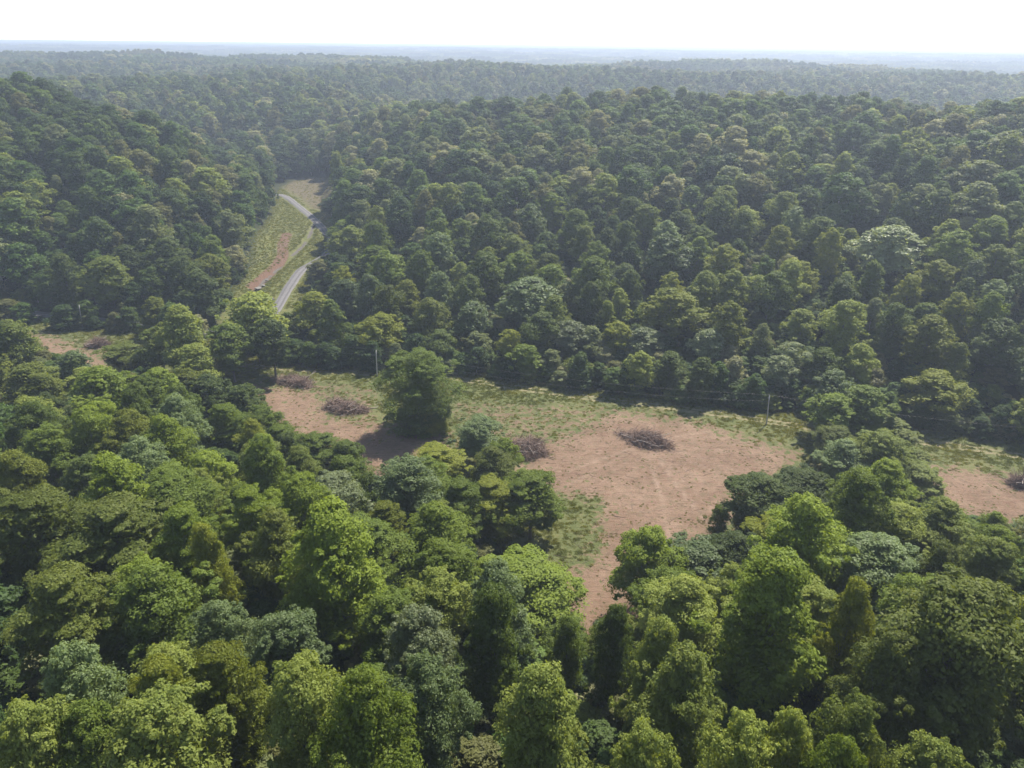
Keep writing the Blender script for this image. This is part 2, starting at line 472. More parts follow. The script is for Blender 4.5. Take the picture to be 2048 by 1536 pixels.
    L.new(math_('ADD', math_('ADD', fine, streak), mid), b.inputs['Height']); L.new(b.outputs[0], p.inputs['Normal'])
    L.new(p.outputs[0], out.inputs[0])
    return m
me = mesh_np('ground', np.stack([x, y, Z], 1), F, ground_mat(),
             {'dirt': ('POINT', dm), 'field': ('POINT', fieldm), 'valley': ('POINT', valm), 'track': ('POINT', trk), 'fan': ('POINT', fan),
              'bank': ('POINT', bank), 'creek': ('POINT', np.exp(-(dC / 1.1) ** 4) * sstep(.3, .55, fbm(x / 7, y / 7, 91, 2))), 'meadow': ('POINT', meadow)}, smooth=True)
tag(link('ground', me), kind='structure')

# ------------------------------------------------------------------ roads
def road_mat(name, c1, c2):
    m, t, out = newmat(name); L = t.links
    uv = N(t, 'ShaderNodeAttribute', attribute_name='across')
    geo = N(t, 'ShaderNodeNewGeometry')
    n = N(t, 'ShaderNodeTexNoise'); n.inputs['Scale'].default_value = 1.3; n.inputs['Detail'].default_value = 6
    L.new(geo.outputs['Position'], n.inputs[0])
    r = N(t, 'ShaderNodeValToRGB')
    r.color_ramp.elements[0].position = 0.3; r.color_ramp.elements[0].color = (*c1, 1)
    r.color_ramp.elements[1].position = 0.7; r.color_ramp.elements[1].color = (*c2, 1)
    L.new(n.outputs[0], r.inputs[0])
    rut = N(t, 'ShaderNodeMath', operation='PINGPONG'); rut.inputs[1].default_value = 0.25
    L.new(uv.outputs['Fac'], rut.inputs[0])
    mr = N(t, 'ShaderNodeMapRange'); L.new(rut.outputs[0], mr.inputs[0])
    mr.inputs[1].default_value = 0.1; mr.inputs[2].default_value = 0.22; mr.inputs[3].default_value = 1.0; mr.inputs[4].default_value = 0.62
    mx = N(t, 'ShaderNodeMix', data_type='RGBA', blend_type='MULTIPLY'); mx.inputs['Factor'].default_value = 1
    L.new(r.outputs[0], mx.inputs[6]); L.new(mr.outputs[0], mx.inputs[7])
    p = N(t, 'ShaderNodeBsdfPrincipled'); p.inputs['Roughness'].default_value = 0.9
    L.new(mx.outputs[2], p.inputs['Base Color']); L.new(p.outputs[0], out.inputs[0])
    return m
def resample(P, step):
    P = np.array(P, float)
    # Catmull-Rom
    out = []
    Q = np.vstack([2 * P[0] - P[1], P, 2 * P[-1] - P[-2]])
    for i in range(1, len(Q) - 2):
        n = max(2, int(np.linalg.norm(Q[i + 1] - Q[i]) / step))
        for t in np.linspace(0, 1, n, endpoint=False):
            out.append(0.5 * ((2 * Q[i]) + (-Q[i - 1] + Q[i + 1]) * t + (2 * Q[i - 1] - 5 * Q[i] + 4 * Q[i + 1] - Q[i + 2]) * t * t + (-Q[i - 1] + 3 * Q[i] - 3 * Q[i + 1] + Q[i + 2]) * t ** 3))
    out.append(P[-1])
    return np.array(out)
def ribbon(name, P, width, mat, lift=0.12, edge=0.3):
    C = resample(P, 2.0)
    T = np.gradient(C, axis=0); T /= np.linalg.norm(T, axis=1)[:, None]
    Nn = np.stack([-T[:, 1], T[:, 0]], 1)
    offs = np.array([-0.56, -0.5, -0.25, 0, 0.25, 0.5, 0.56]); nb = len(offs)
    wv = width * (1 + edge * (np.array([fbm(C[:, 0] / 5, C[:, 1] / 5, 60 + k, 2) for k in range(nb)]).T - 0.5))
    P3 = C[:, None, :] + Nn[:, None, :] * (offs[None, :, None] * wv[:, :, None])
    zz = np.max(ground(P3[..., 0].ravel(), P3[..., 1].ravel()).reshape(-1, nb), axis=1)[:, None] + lift + np.zeros((1, nb))
    zz[:, 0] -= lift + 0.35; zz[:, -1] -= lift + 0.35
    V = np.concatenate([P3, zz[..., None]], 2).reshape(-1, 3)
    ii = np.arange(len(V)).reshape(-1, nb)
    Fq = np.stack([ii[:-1, :-1].ravel(), ii[:-1, 1:].ravel(), ii[1:, 1:].ravel(), ii[1:, :-1].ravel()], 1)
    me = mesh_np(name, V, Fq, mat, {'across': ('POINT', np.tile(offs + 0.5, len(C)))}, smooth=True)
    return tag(link(name, me), kind='structure')
GRAVEL = road_mat('gravel_surface', (0.115, 0.11, 0.112), (0.175, 0.168, 0.17))
ribbon('road', ROAD, 4.4, GRAVEL)
ribbon('county_road', COUNTY, 5.0, GRAVEL, 0.16)

# ------------------------------------------------------------------ trees
# silhouette profiles: radius as a share of the half width over the height t (0 crown base, 1 top)
def prof(shape, t):
    if shape == 'cone':
        return np.clip(np.interp(t, [0, .12, .3, .55, .8, .93, 1], [.55, .9, 1, .85, .55, .3, .08]), .02, 1)
    if shape == 'oval':
        return np.clip(np.interp(t, [0, .15, .4, .7, .88, 1], [.5, .85, 1, .88, .58, .12]), .02, 1)
    if shape == 'round':
        return np.clip(np.interp(t, [0, .2, .5, .75, .9, 1], [.45, .85, 1, .86, .58, .15]), .02, 1)
    if shape == 'dome':
        return np.clip(np.interp(t, [0, .1, .4, .7, .88, 1], [.9, 1, 1, .86, .58, .12]), .02, 1)
    if shape == 'column':
        return np.clip(np.interp(t, [0, .1, .4, .7, .9, 1], [.5, .8, 1, .8, .55, .1]), .02, 1)
    if shape == 'lone':
        return np.clip(np.interp(t, [0, .12, .35, .6, .8, .93, 1], [.62, .7, .8, 1, .9, .62, .2]), .02, 1)
    return np.clip(np.interp(t, [0, .3, .6, .85, 1], [.35, .8, 1, .75, .2]), .02, 1)

def sph(n, r):
    v = r.normal(size=(n, 3)); return v / np.linalg.norm(v, axis=1)[:, None]

def make_crown(shape, seed, nl, nc, nf, leaf, layered=0.0, lobe=1.0):
    """unit tree: height 1, crown half width 0.5 (scaled per tree); nl lobes, nc clumps each, nf leaves each. Leaf size in metres for a 20 m x 11 m tree."""
    r = np.random.default_rng(seed)
    H, Wd = 20.0, 5.5
    base = {'lone': 0.02, 'dome': 0.02, 'cone': 0.16, 'oval': 0.2, 'round': 0.28, 'column': 0.12, 'sparse': 0.35}[shape] * H
    ch = H - base
    ts = (np.arange(nl) + r.uniform(0.2, 0.8, nl)) / nl
    ts = 1 - (1 - ts) ** (1.25 if shape in ('cone', 'column') else 1.0)
    ts = np.clip(ts, 0.04, 0.93)
    ang = np.arange(nl) * 2.39996 + r.uniform(-.5, .5, nl) + r.uniform(0, 6.28)
    lr = r.uniform(0.2, 0.46, nl) * Wd * (0.6 + 0.5 * prof(shape, ts)) * lobe
    lrad = np.maximum(prof(shape, ts) * Wd * r.uniform(0.55, 1.2, nl) - lr * 0.7, 0)
    LC = np.stack([np.cos(ang) * lrad, np.sin(ang) * lrad, base + ts * ch * 0.97 - lr * 0.35], 1)
    LC = np.vstack([LC, [[r.uniform(-.6, .6), r.uniform(-.6, .6), H - lr.mean() * 0.75]]]); lr = np.append(lr, lr.mean() * 0.85)
    m = int(nl * 0.9)                                   # small sprays that break the outline
    t2 = r.uniform(0.1, 0.97, m); a2 = r.uniform(0, 6.283, m); r2 = np.maximum(prof(shape, t2) * Wd * r.uniform(0.92, 1.2, m), .3)
    LC2 = np.stack([np.cos(a2) * r2, np.sin(a2) * r2, base + t2 * ch * 0.97], 1)
    nbig = len(LC); LCB = LC
    LC = np.vstack([LC, LC2]); lr = np.append(lr, r.uniform(0.10, 0.19, m) * Wd)
    P = []; Nr = []; TI = []; SZ = []
    axis_pt = lambda c: np.array([0, 0, min(c[2], H * 0.9) - 1.5])
    for li, (c, q) in enumerate(zip(LC, lr)):
        ncl = nc if li < nbig else max(3, nc // 4)
        out = c - axis_pt(c); out /= np.linalg.norm(out) + 1e-6
        d = sph(ncl * 3, r)
        d = d[(d @ out * 0.7 + d[:, 2] * 0.55) > -0.35][:ncl]
        cc = c + d * q * r.uniform(0.75, 1.05, len(d))[:, None] * np.array([1.05, 1.05, 0.95])
        if layered:
            cc[:, 2] = cc[:, 2] * (1 - layered) + layered * np.round(cc[:, 2] / 1.5) * 1.5
        lt = r.uniform(0.0, 1.0)
        for p0, dd in zip(cc, d):
            k = max(3, int(nf * r.uniform(0.6, 1.3)))
            rc = q * r.uniform(0.28, 0.46)
            s = sph(k, r)
            s[:, 2] = np.where(s[:, 2] < -0.35, -s[:, 2], s[:, 2])
            rad = r.uniform(0.35, 1.3, k) ** 0.6
            fl = np.array([1.25, 1.25, 0.42 if layered > .4 else 0.85])
            pp = p0 + s * rad[:, None] * rc * fl
            nn = s * 0.75 + dd * 0.35 + np.array([0, 0, 0.55]) + r.normal(size=(k, 3)) * 0.5
            P.append(pp); Nr.append(nn); TI.append(np.full(k, np.clip(0.45 * lt + 0.55 * r.uniform(), 0, 1)) + r.uniform(-.12, .12, k))
            SZ.append(leaf * r.uniform(0.6, 1.35, k))
    # inner foliage that closes the crown
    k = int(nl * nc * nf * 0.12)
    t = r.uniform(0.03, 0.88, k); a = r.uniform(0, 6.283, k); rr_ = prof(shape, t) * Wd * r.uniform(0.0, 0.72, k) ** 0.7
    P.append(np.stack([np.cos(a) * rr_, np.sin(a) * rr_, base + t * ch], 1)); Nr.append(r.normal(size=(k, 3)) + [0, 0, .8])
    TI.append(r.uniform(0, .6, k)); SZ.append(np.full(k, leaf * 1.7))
    P = np.vstack(P); Nr = np.vstack(Nr); TI = np.concatenate(TI); SZ = np.concatenate(SZ)
    Nr /= np.linalg.norm(Nr, axis=1)[:, None]
    q = r.normal(size=P.shape); T = np.cross(Nr, q); T /= np.linalg.norm(T, axis=1)[:, None]
    B = np.cross(Nr, T)
    s = SZ[:, None]
    V = np.stack([P - T * s * 0.62, P - B * s * 0.36 - Nr * s * 0.06 - T * s * .05, P + T * s * 0.62, P + B * s * 0.36 - Nr * s * 0.06 + T * s * .08], 1).reshape(-1, 3)
    Fq = np.arange(len(V)).reshape(-1, 4)
    return V, Fq, TI, LCB

def tube_np(paths, radii, sides=6):
    VV = []; FF = []; n0 = 0
    for P, Rr in zip(paths, radii):
        P = np.asarray(P, float); m = len(P)
        T = np.gradient(P, axis=0); T /= np.linalg.norm(T, axis=1)[:, None] + 1e-9
        ref = np.array([0.3, 0.9, 0.31]) if abs(T[0, 1]) < 0.8 else np.array([1.0, 0.1, 0])
        U = np.cross(T, ref); U /= np.linalg.norm(U, axis=1)[:, None] + 1e-9
        Vv = np.cross(T, U)
        a = np.arange(sides) / sides * 2 * np.pi
        ring = P[:, None] + (U[:, None] * np.cos(a)[None, :, None] + Vv[:, None] * np.sin(a)[None, :, None]) * np.asarray(Rr, float)[:, None, None]
        VV.append(ring.reshape(-1, 3))
        i = np.arange(m * sides).reshape(m, sides) + n0
        j = np.roll(i, -1, axis=1)
        FF.append(np.stack([i[:-1].ravel(), j[:-1].ravel(), j[1:].ravel(), i[1:].ravel()], 1))
        n0 += m * sides
    return np.vstack(VV), np.vstack(FF)

def make_trunk(seed, LC, thick=0.28, sides=7):
    r = np.random.default_rng(seed)
    top = np.array([r.uniform(-.3, .3), r.uniform(-.3, .3), 17.5])
    n = 9; t = np.linspace(0, 1, n)
    main = np.stack([top[0] * t + 0.25 * np.sin(t * 5 + seed), top[1] * t + 0.2 * np.cos(t * 4 + seed) - .2, -1.2 + t * 18.7], 1)
    rad = thick * (1.25 - 1.1 * t); rad[0] *= 1.3
    paths = [main]; radii = [rad]
    for c in LC:
        z0 = max(2.0, c[2] * 0.62); s = np.array([np.interp(z0, main[:, 2], main[:, k]) for k in range(2)] + [z0])
        e = np.array(c) - [0, 0, .3]
        tt = np.linspace(0, 1, 5)[:, None]
        p = s + (e - s) * tt; p[:, 2] += np.sin(tt[:, 0] * 3.14) * -0.4
        r0 = thick * (1.25 - 1.1 * (z0 + 1.2) / 18.7) * 0.55
        paths.append(p); radii.append(np.linspace(r0, r0 * 0.25, 5))
    return tube_np(paths, radii, sides)

SPEC = [  # shape, seed, layered
 ('cone', 1, 0), ('cone', 2, 0), ('oval', 3, 0), ('oval', 4, 0), ('round', 5, 0), ('round', 6, 0), ('round', 7, .7), ('oval', 8, .8), ('dome', 9, 0), ('dome', 10, 0), ('column', 11, 0), ('sparse', 12, .5)]
NEAR, MID, FAR = [], [], []
def build_set(nl, nc, nf, leaf, mat, specs, lobe, trunk_sides):
    out = []
    for shape, seed, lay in specs:
        k = 1.35 if shape == 'dome' else (0.6 if shape == 'sparse' else 1)
        V, Fq, TI, LC = make_crown(shape, seed, int(nl * k), nc, nf, leaf, lay, lobe)
        cm = mesh_np('crown_' + shape, V, Fq, mat, {'tint': ('FACE', TI)})
        TV, TF = make_trunk(seed, LC, sides=trunk_sides)
        tm = mesh_np('trunk_' + shape, TV, TF, BARK, smooth=True)
        out.append((shape, lay, cm, tm))
    return out
NEAR = build_set(19, 24, 70, 0.28, LM['green'], SPEC, 1.02, 7)
MID = build_set(15, 20, 36, 0.46, LM['green'], [(a_, b_ + 20, c_ * .4) for a_, b_, c_ in SPEC], 1.12, 5)

SHN = {}
for i, (shape, lay, cm, tm) in enumerate(NEAR):
    SHN.setdefault('layer' if lay and shape != 'sparse' else shape, []).append(i)

TREES = []      # x, y, z, height, width, shape, colour, label
def near_ok(x, y, w, k=0.42):
    for T in TREES:
        if (T[0] - x) ** 2 + (T[1] - y) ** 2 < (k * (T[4] + w)) ** 2:
            return False
    return True
def hand(u, v, wpx, shape, colr, h=None, label=None):
    h0 = h or {'cone': 23, 'oval': 22, 'round': 20, 'layer': 21, 'dome': 10, 'column': 16, 'sparse': 13}[shape]
    s = tree_spot(u, v, h0)
    if s is None: return
    x, y, t = s
    TREES.append([x, y, g1(x, y), h0, max(3.0, wpx * t / FPX), shape, colr, label])

HAND = [
 (1300, 1056, 135, 'oval', 'bright', 22, 'tall fresh green tree standing alone against the bare soil at the clearing mouth'),
 (1235, 1212, 100, 'cone', 'green', 20, 'narrow pointed green tree at the lower tip of the bare clearing'),
 (1140, 1238, 85, 'cone', 'green', 16, 'small pointed green tree left of the lower tip of the clearing'),
 (1400, 1095, 165, 'round', 'sage', 17, 'pale grey green round tree right of the tree at the clearing mouth'),
 (1325, 1240, 140, 'cone', 'light', 23, None), (1372, 1300, 180, 'oval', 'light', 22, None),
 (1622, 998, 180, 'oval', 'bright', 24, 'tall bright green tree with lobed top right of the bare clearing'),
 (1562, 1105, 235, 'cone', 'bright', 26, 'big spreading bright green tree in the middle of the right foreground wood'),
 (1530, 958, 150, 'round', 'dark', 18, None), (1610, 945, 150, 'round', 'dark', 18, None), (1480, 1075, 130, 'round', 'dark', 16, None),
 (1442, 1015, 45, 'sparse', 'dark', 12, 'small dark tree poking out over the right edge of the bare soil'),
 (1722, 1165, 110, 'cone', 'yellow', 22, None), (1695, 882, 98, 'oval', 'sage', 15, 'pale green tree at the near left end of the tree strip between the clearings'), (1768, 866, 112, 'round', 'light', 17, 'light green round tree at the near right end of the tree strip between the clearings'),
 (1672, 790, 92, 'round', 'green', 14, 'round green tree at the far left end of the strip between the two clearings'), (1738, 777, 112, 'oval', 'green', 16, 'taller green tree at the far right end of the strip between the two clearings'),
 (1770, 835, 130, 'dome', 'olive', 9, 'olive willowy tree spreading low at the far end of the tree strip'),
 (1670, 855, 80, 'round', 'olive', 10, None), (1640, 935, 60, 'sparse', 'brown', 6, 'brownish thin bush at the right tip of the bare soil'),
 (1830, 925, 110, 'dome', 'light', 9, None), (1802, 1012, 118, 'round', 'light', 15, 'pale yellow green tree below the left end of the right hand clearing'), (1892, 1002, 122, 'oval', 'light', 15, 'pale yellow green tree directly below the middle of the right hand clearing'),
 (1790, 970, 100, 'layer', 'yellow', 13, None), (1900, 1092, 110, 'oval', 'olive', 17, None), (1990, 1078, 115, 'round', 'light', 17, None), (1775, 1085, 170, 'round', 'sage', 16, None),
 (1860, 1160, 160, 'round', 'green', 18, None), (1960, 1180, 290, 'round', 'olive', 27, 'huge dark olive tree at the right edge of the photo'), (1800, 1275, 170, 'oval', 'olive', 22, None),
 (1500, 1440, 160, 'round', 'light', 21, None), (1590, 1430, 120, 'round', 'light', 21, None), (1722, 1405, 140, 'round', 'light', 22, None), (1290, 1462, 150, 'round', 'light', 22, None),
 (1690, 1485, 130, 'round', 'bright', 22, None), (1880, 1490, 160, 'round', 'light', 20, None), (1085, 1342, 210, 'cone', 'light', 24, None),
 (1045, 1120, 220, 'dome', 'bright', 17, 'dense smooth domed bright green tree left of the narrow end of the clearing'),
 (985, 1172, 150, 'cone', 'green', 24, None), (1180, 1085, 10, 'sparse', 'olive', 2, None),
 (830, 1222, 150, 'round', 'silver', 20, 'silvery green round tree in the centre of the foreground wood'),
 (720, 1352, 210, 'oval', 'bright', 24, None), (850, 1320, 160, 'round', 'sage', 21, None),
 (655, 1015, 215, 'cone', 'bright', 27, 'tallest vivid green conical tree left of the foreground centre'),
 (600, 952, 120, 'round', 'bright', 22, 'vivid green round crown just above the tallest conical tree'), (540, 1022, 130, 'oval', 'olive', 22, None),
 (400, 1045, 95, 'cone', 'yellow', 22, None), (355, 1010, 130, 'layer', 'green', 22, None), (210, 1000, 230, 'layer', 'olive', 22, None), (60, 985, 190, 'layer', 'olive', 22, None),
 (105, 1140, 200, 'layer', 'olive', 22, None), (130, 1298, 150, 'round', 'sage', 22, None), (305, 1325, 150, 'layer', 'yellow', 22, None), (430, 1288, 170, 'layer', 'yellow', 22, None),
 (300, 1408, 240, 'round', 'light', 22, None), (560, 1235, 160, 'round', 'sage', 18, None), (430, 1215, 130, 'round', 'sage', 18, None), (600, 1325, 180, 'round', 'light', 22, None),
 (40, 1420, 180, 'round', 'light', 22, None), (160, 1420, 160, 'round', 'green', 20, None),
 (815, 922, 130, 'round', 'sage', 19, None), (665, 950, 120, 'round', 'silver', 18, None), (870, 1010, 140, 'oval', 'bright', 20, None), (890, 1090, 150, 'round', 'bright', 19, None),
 (870, 895, 110, 'layer', 'yellow', 14, None), (1060, 948, 130, 'layer', 'bright', 17, 'bright yellow green tree jutting into the left side of the bare clearing'),
 (985, 958, 120, 'layer', 'yellow', 17, None), (925, 960, 110, 'layer', 'green', 18, None),
 (955, 838, 98, 'round', 'sage', 14, 'pale silvery round tree left of the brush pile behind the near wood'), (1010, 880, 60, 'round', 'bright', 12, None), (985, 895, 85, 'oval', 'olive', 14, None),
 (690, 882, 90, 'cone', 'green', 13, None), (630, 868, 90, 'layer', 'green', 13, None), (560, 850, 80, 'layer', 'green', 14, None), (480, 770, 90, 'round', 'dark', 16, None), (415, 752, 90, 'round', 'dark', 16, None),
 (520, 815, 90, 'round', 'green', 16, None), (190, 740, 145, 'oval', 'bright', 20, None), (290, 750, 75, 'oval', 'green', 18, None), (350, 768, 75, 'oval', 'green', 18, None),
 (355, 612, 95, 'oval', 'light', 26, 'tall light green tree standing at the left field corner near the pale road'),
 (385, 690, 90, 'oval', 'light', 17, None), (310, 655, 75, 'round', 'light', 17, None),
 (500, 588, 120, 'round', 'light', 25, 'large light green tree in front of the road mouth at the field corner'), (450, 650, 90, 'round', 'green', 20, None), (535, 640, 85, 'round', 'dark', 20, None),
 (575, 625, 40, 'sparse', 'dark', 12, 'small thin tree in front of the gravel road mouth'),
 (8, 600, 64, 'dome', 'green', 9, None), (42, 606, 46, 'dome', 'dark', 8, None), (122, 611, 60, 'dome', 'green', 9, None),
 (240, 690, 95, 'sparse', 'olive', 11, 'olive bushy tree below the far left brush pile'), (275, 700, 60, 'dome', 'green', 7, None),
 (14, 642, 85, 'round', 'light', 20, None), (136, 704, 70, 'round', 'sage', 15, None), (50, 728, 100, 'round', 'olive', 16, None),
 (1785, 452, 115, 'round', 'silver', 22, 'broad pale grey tree on the right of the far slope'), (1350, 580, 120, 'round', 'yellow', 20, None), (1415, 545, 75, 'oval', 'light', 20, None), (1470, 540, 75, 'oval', 'light', 20, None),
 (1060, 558, 115, 'round', 'sage', 20, None), (1140, 643, 75, 'round', 'silver', 14, None), (1185, 655, 60, 'layer', 'yellow', 12, None), (1235, 645, 65, 'oval', 'yellow', 13, None),
 (1290, 655, 80, 'round', 'silver', 13, None), (1418, 658, 60, 'round', 'silver', 13, None), (1565, 712, 60, 'round', 'silver', 13, None), (1590, 685, 60, 'sparse', 'silver', 13, None),
 (1880, 745, 110, 'layer', 'yellow', 14, None), (945, 605, 75, 'round', 'sage', 17, None), (760, 630, 85, 'round', 'yellow', 15, None),
 (672, 303, 34, 'column', 'light', 30, 'tall thin columnar tree beside the meadow at the head of the side valley'),
 (660, 395, 46, 'round', 'light', 12, None), (690, 440, 70, 'oval', 'green', 17, None), (690, 560, 70, 'round', 'sage', 17, None), (640, 520, 60, 'round', 'sage', 12, None),
]
for hnd in HAND:
    if hnd[2] > 20: hand(*hnd)
# the lone tree with foliage to the ground
LONE = ground_spot(838, 868)
TREES.append([LONE[0], LONE[1] + 4, 0.0, 23.5, 21.0, 'lone', 'green', 'lone dense bushy tree in the clearing with foliage down to the ground'])

s_ = ground_spot(866, 862)
TREES.append([s_[0], s_[1], 0.0, 8.5, 8.5, 'dome', 'yellow', 'bright green bush at the lower right foot of the lone bushy tree'])
# image zones that the photograph shows open: no filler crown may stand in front of them
CLEAR = [
 [(505, 775), (580, 738), (700, 745), (770, 748), (770, 870), (905, 880), (905, 756), (1100, 785), (1300, 810), (1500, 832), (1610, 850), (1625, 915), (1570, 950), (1470, 975), (1440, 1010), (1400, 1075), (1370, 1060),
  (1240, 1110), (1215, 1225), (1170, 1255), (1140, 1200), (1075, 1110), (1125, 1060), (1125, 965), (1040, 935), (905, 905), (830, 898), (740, 935), (710, 890), (560, 840)],
 [(40, 638), (150, 655), (250, 668), (262, 690), (215, 700), (225, 750), (180, 735), (150, 700), (60, 678)],
 [(1840, 870), (2060, 902), (2060, 1035), (1960, 1010), (1885, 985), (1870, 940)],
 [(560, 395), (600, 362), (645, 372), (660, 402), (650, 462), (634, 478), (626, 505), (608, 540), (600, 590), (548, 600), (505, 580), (515, 540), (545, 470)],
 [(390, 655), (425, 655), (425, 672), (390, 672)],
]
FW, RT, UP = (np.array(v_) for v_ in (fwd, rt, up))
def blocked(x, y, z, h, w):
    """arrays in, True where a crown would stand before an open zone"""
    x, y, z, h, w = (np.atleast_1d(np.asarray(v_, float)) for v_ in (x, y, z, h, w))
    bad = np.zeros(x.shape, bool)
    for f in (1.02, 0.85, 0.65, 0.45):
        for s in (-0.48, -0.25, 0, 0.25, 0.48):
            k = s * (1 if f < .9 else .5)
            P = np.stack([x + k * w, y, z + f * h - CAMZ], 1)
            d = P @ FW; d = np.where(d < 1, 1e9, d)
            u = W0 / 2 + FPX * (P @ RT) / d; v = H0 / 2 - FPX * (P @ UP) / d
            for c in CLEAR:
                bad |= pip(u, v, c)
    return bad

def hexgrid(r0, r1, s, azm, seed):
    r = np.random.default_rng(seed)
    gx = np.arange(-r1, r1, s); gy = np.arange(-40, r1, s * 0.87)
    GX, GY = np.meshgrid(gx, gy)
    GX = GX + (np.arange(len(gy)) % 2)[:, None] * s / 2
    GX = GX + r.uniform(-.36, .36, GX.shape) * s; GY = GY + r.uniform(-.36, .36, GX.shape) * s
    q = np.hypot(GX, GY); a = np.abs(np.degrees(np.arctan2(GX, GY)))
    k = (q >= r0) & (q < r1) & (a < azm)
    return GX[k], GY[k]
GX, GY = hexgrid(16, 190, 8.0, 62, 5)
GX2, GY2 = hexgrid(190, 330, 9.6, 62, 6); GX3, GY3 = hexgrid(190, 330, 5.2, 62, 8)
q_ = sdf(GX3, GY3, FIELD) > -9; GX3, GY3 = GX3[q_], GY3[q_]          # closer stems along the open edge
GX = np.concatenate([GX, GX3, GX2]); GY = np.concatenate([GY, GY3, GY2])
sFt = sdf(GX, GY, FIELD); sVt = sdf(GX, GY, VALLEY)
dR = np.minimum(dist_line(GX, GY, ROAD), dist_line(GX, GY, COUNTY))
keep = (sFt < -1.5) & (sVt < -2) & (dR > 5)
GX, GY, sFt = GX[keep], GY[keep], sFt[keep]
GZ = ground(GX, GY)
zone = fbm(GX / 35, GY / 35, 77, 2)
for x_, y_, z_, s_, zn in zip(GX, GY, GZ, sFt, zone):
    r_ = math.hypot(x_, y_)
    edge = s_ > -9 and y_ > 150
    h = rng.uniform(15, 23) if r_ < 190 else rng.uniform(14, 24)
    if edge: h = rng.uniform(7, 15); wd = h * rng.uniform(.6, .9)
    if not edge: wd = h * (rng.uniform(0.46, 0.68) if r_ < 190 else rng.uniform(.5, .8))
    if not near_ok(x_, y_, wd, 0.36 if edge else 0.40): continue
    ok = False
    for k in range(4):
        if not blocked(x_, y_, z_, h, wd)[0]: ok = True; break
        h *= 0.8; wd *= 0.85
    if not ok or h < 6: continue
    if edge:
        shape = rng.choice(['dome', 'dome', 'round', 'layer', 'oval'])
    elif zn < 0.5:
        shape = rng.choice(['cone', 'oval', 'oval', 'round', 'round', 'layer'])
    else:
        shape = rng.choice(['round', 'round', 'layer', 'oval', 'oval', 'cone'])
    if r_ < 200:
        colr = rng.choice(['green', 'bright', 'light', 'dark', 'olive', 'sage', 'yellow'], p=[.24, .2, .16, .14, .1, .1, .06])
    else:
        colr = rng.choice(['green', 'dark', 'light', 'sage', 'yellow', 'silver', 'olive', 'brown'], p=[.28, .28, .13, .12, .09, .04, .05, .01])
    TREES.append([x_, y_, z_, h, wd, str(shape), str(colr), None])

# visible size decides which trees are built one by one
vis = []
for i, T in enumerate(TREES):
    p = project(T[0], T[1], T[2] + T[3] * 0.8)
    if p is None or p[0] < -60 or p[0] > W0 + 60 or p[1] > H0 + 140 or p[1] < 0: continue
    vis.append((T[4] * T[3] / p[2] ** 2 + (10 if T[7] else 0), i, p))
vis.sort(reverse=True)
vis = vis[:296]
single = {i for _, i, _ in vis}
COLW = {'bright': 'bright green', 'green': 'mid green', 'light': 'light green', 'dark': 'dark green', 'yellow': 'yellow green', 'olive': 'olive green', 'sage': 'pale sage', 'silver': 'silvery grey', 'brown': 'brownish'}
SHW = {'cone': 'pointed', 'oval': 'tall oval', 'round': 'round', 'layer': 'layered', 'dome': 'low domed', 'column': 'columnar', 'sparse': 'thin', 'lone': 'bushy'}
NAME = {'cone': 'conical_tree', 'oval': 'oval_tree', 'round': 'round_tree', 'layer': 'spreading_tree', 'dome': 'bushy_tree', 'column': 'columnar_tree', 'sparse': 'thin_tree', 'lone': 'bushy_tree'}
ORD = ['first', 'second', 'third', 'fourth', 'fifth', 'sixth', 'seventh', 'eighth', 'ninth', 'tenth', 'eleventh', 'twelfth', 'thirteenth', 'fourteenth', 'fifteenth', 'sixteenth', 'seventeenth',
       'eighteenth', 'nineteenth', 'twentieth', '21st', '22nd', '23rd', '24th', '25th', '26th', '27th', '28th', '29th', '30th', '31st', '32nd', '33rd', '34th', '35th', '36th', '37th', '38th', '39th', '40th']
items = sorted([(p[1], p[0], i) for _, i, p in vis], reverse=True)
ROWS = {}
for q_, (v_, u_, i) in enumerate(items):           # bands of trees from the bottom of the photo upwards
    ROWS.setdefault(q_ // 18, []).append((u_, i))
LAB = {}
for rn, k in enumerate(sorted(ROWS)):
    row = sorted(ROWS[k])
    for n, (u_, i) in enumerate(row):
        T = TREES[i]
        LAB[i] = T[7] or f"{COLW[T[6]]} {SHW[T[5]]} tree, {ORD[n]} from left in {ORD[rn]} tree row up from bottom edge"

# crown of the lone tree, wide and full to the ground
def lone_meshes():
    V, Fq, TI, LC = make_crown('lone', 91, 30, 28, 60, 0.2, 0, 0.95)
    TV, TF = make_trunk(91, LC[:18])
    return mesh_np('crown_lone', V, Fq, LM['green'], {'tint': ('FACE', TI)}), mesh_np('trunk_lone', TV, TF, BARK, smooth=True)
LONE_M = lone_meshes()

def build_tree(i):
    T = TREES[i]
    x, y, z, h, wd, shape, colr, _ = T
    far = math.hypot(x, y) > 185
    if shape == 'lone':
        cm, tm = LONE_M
    else:
        q = SHN[shape]; j = q[int(rng.integers(len(q)))]
        _, _, cm, tm = (MID if far else NEAR)[j]
    root = bpy.data.objects.new(NAME[shape], None); COL.objects.link(root)
    root.empty_display_size = 1
    root.location = (x, y, z - 0.2); root.rotation_euler = (0, 0, rng.uniform(0, 6.28))
    root.scale = (wd / 11.0, wd / 11.0, h / 20.0)
    tag(root, LAB[i], 'tree', 'forest trees around the clearing')
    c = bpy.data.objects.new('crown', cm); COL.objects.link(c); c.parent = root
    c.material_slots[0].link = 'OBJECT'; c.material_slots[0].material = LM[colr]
    t = bpy.data.objects.new('trunk', tm); COL.objects.link(t); t.parent = root
for i in sorted(single):
    build_tree(i)

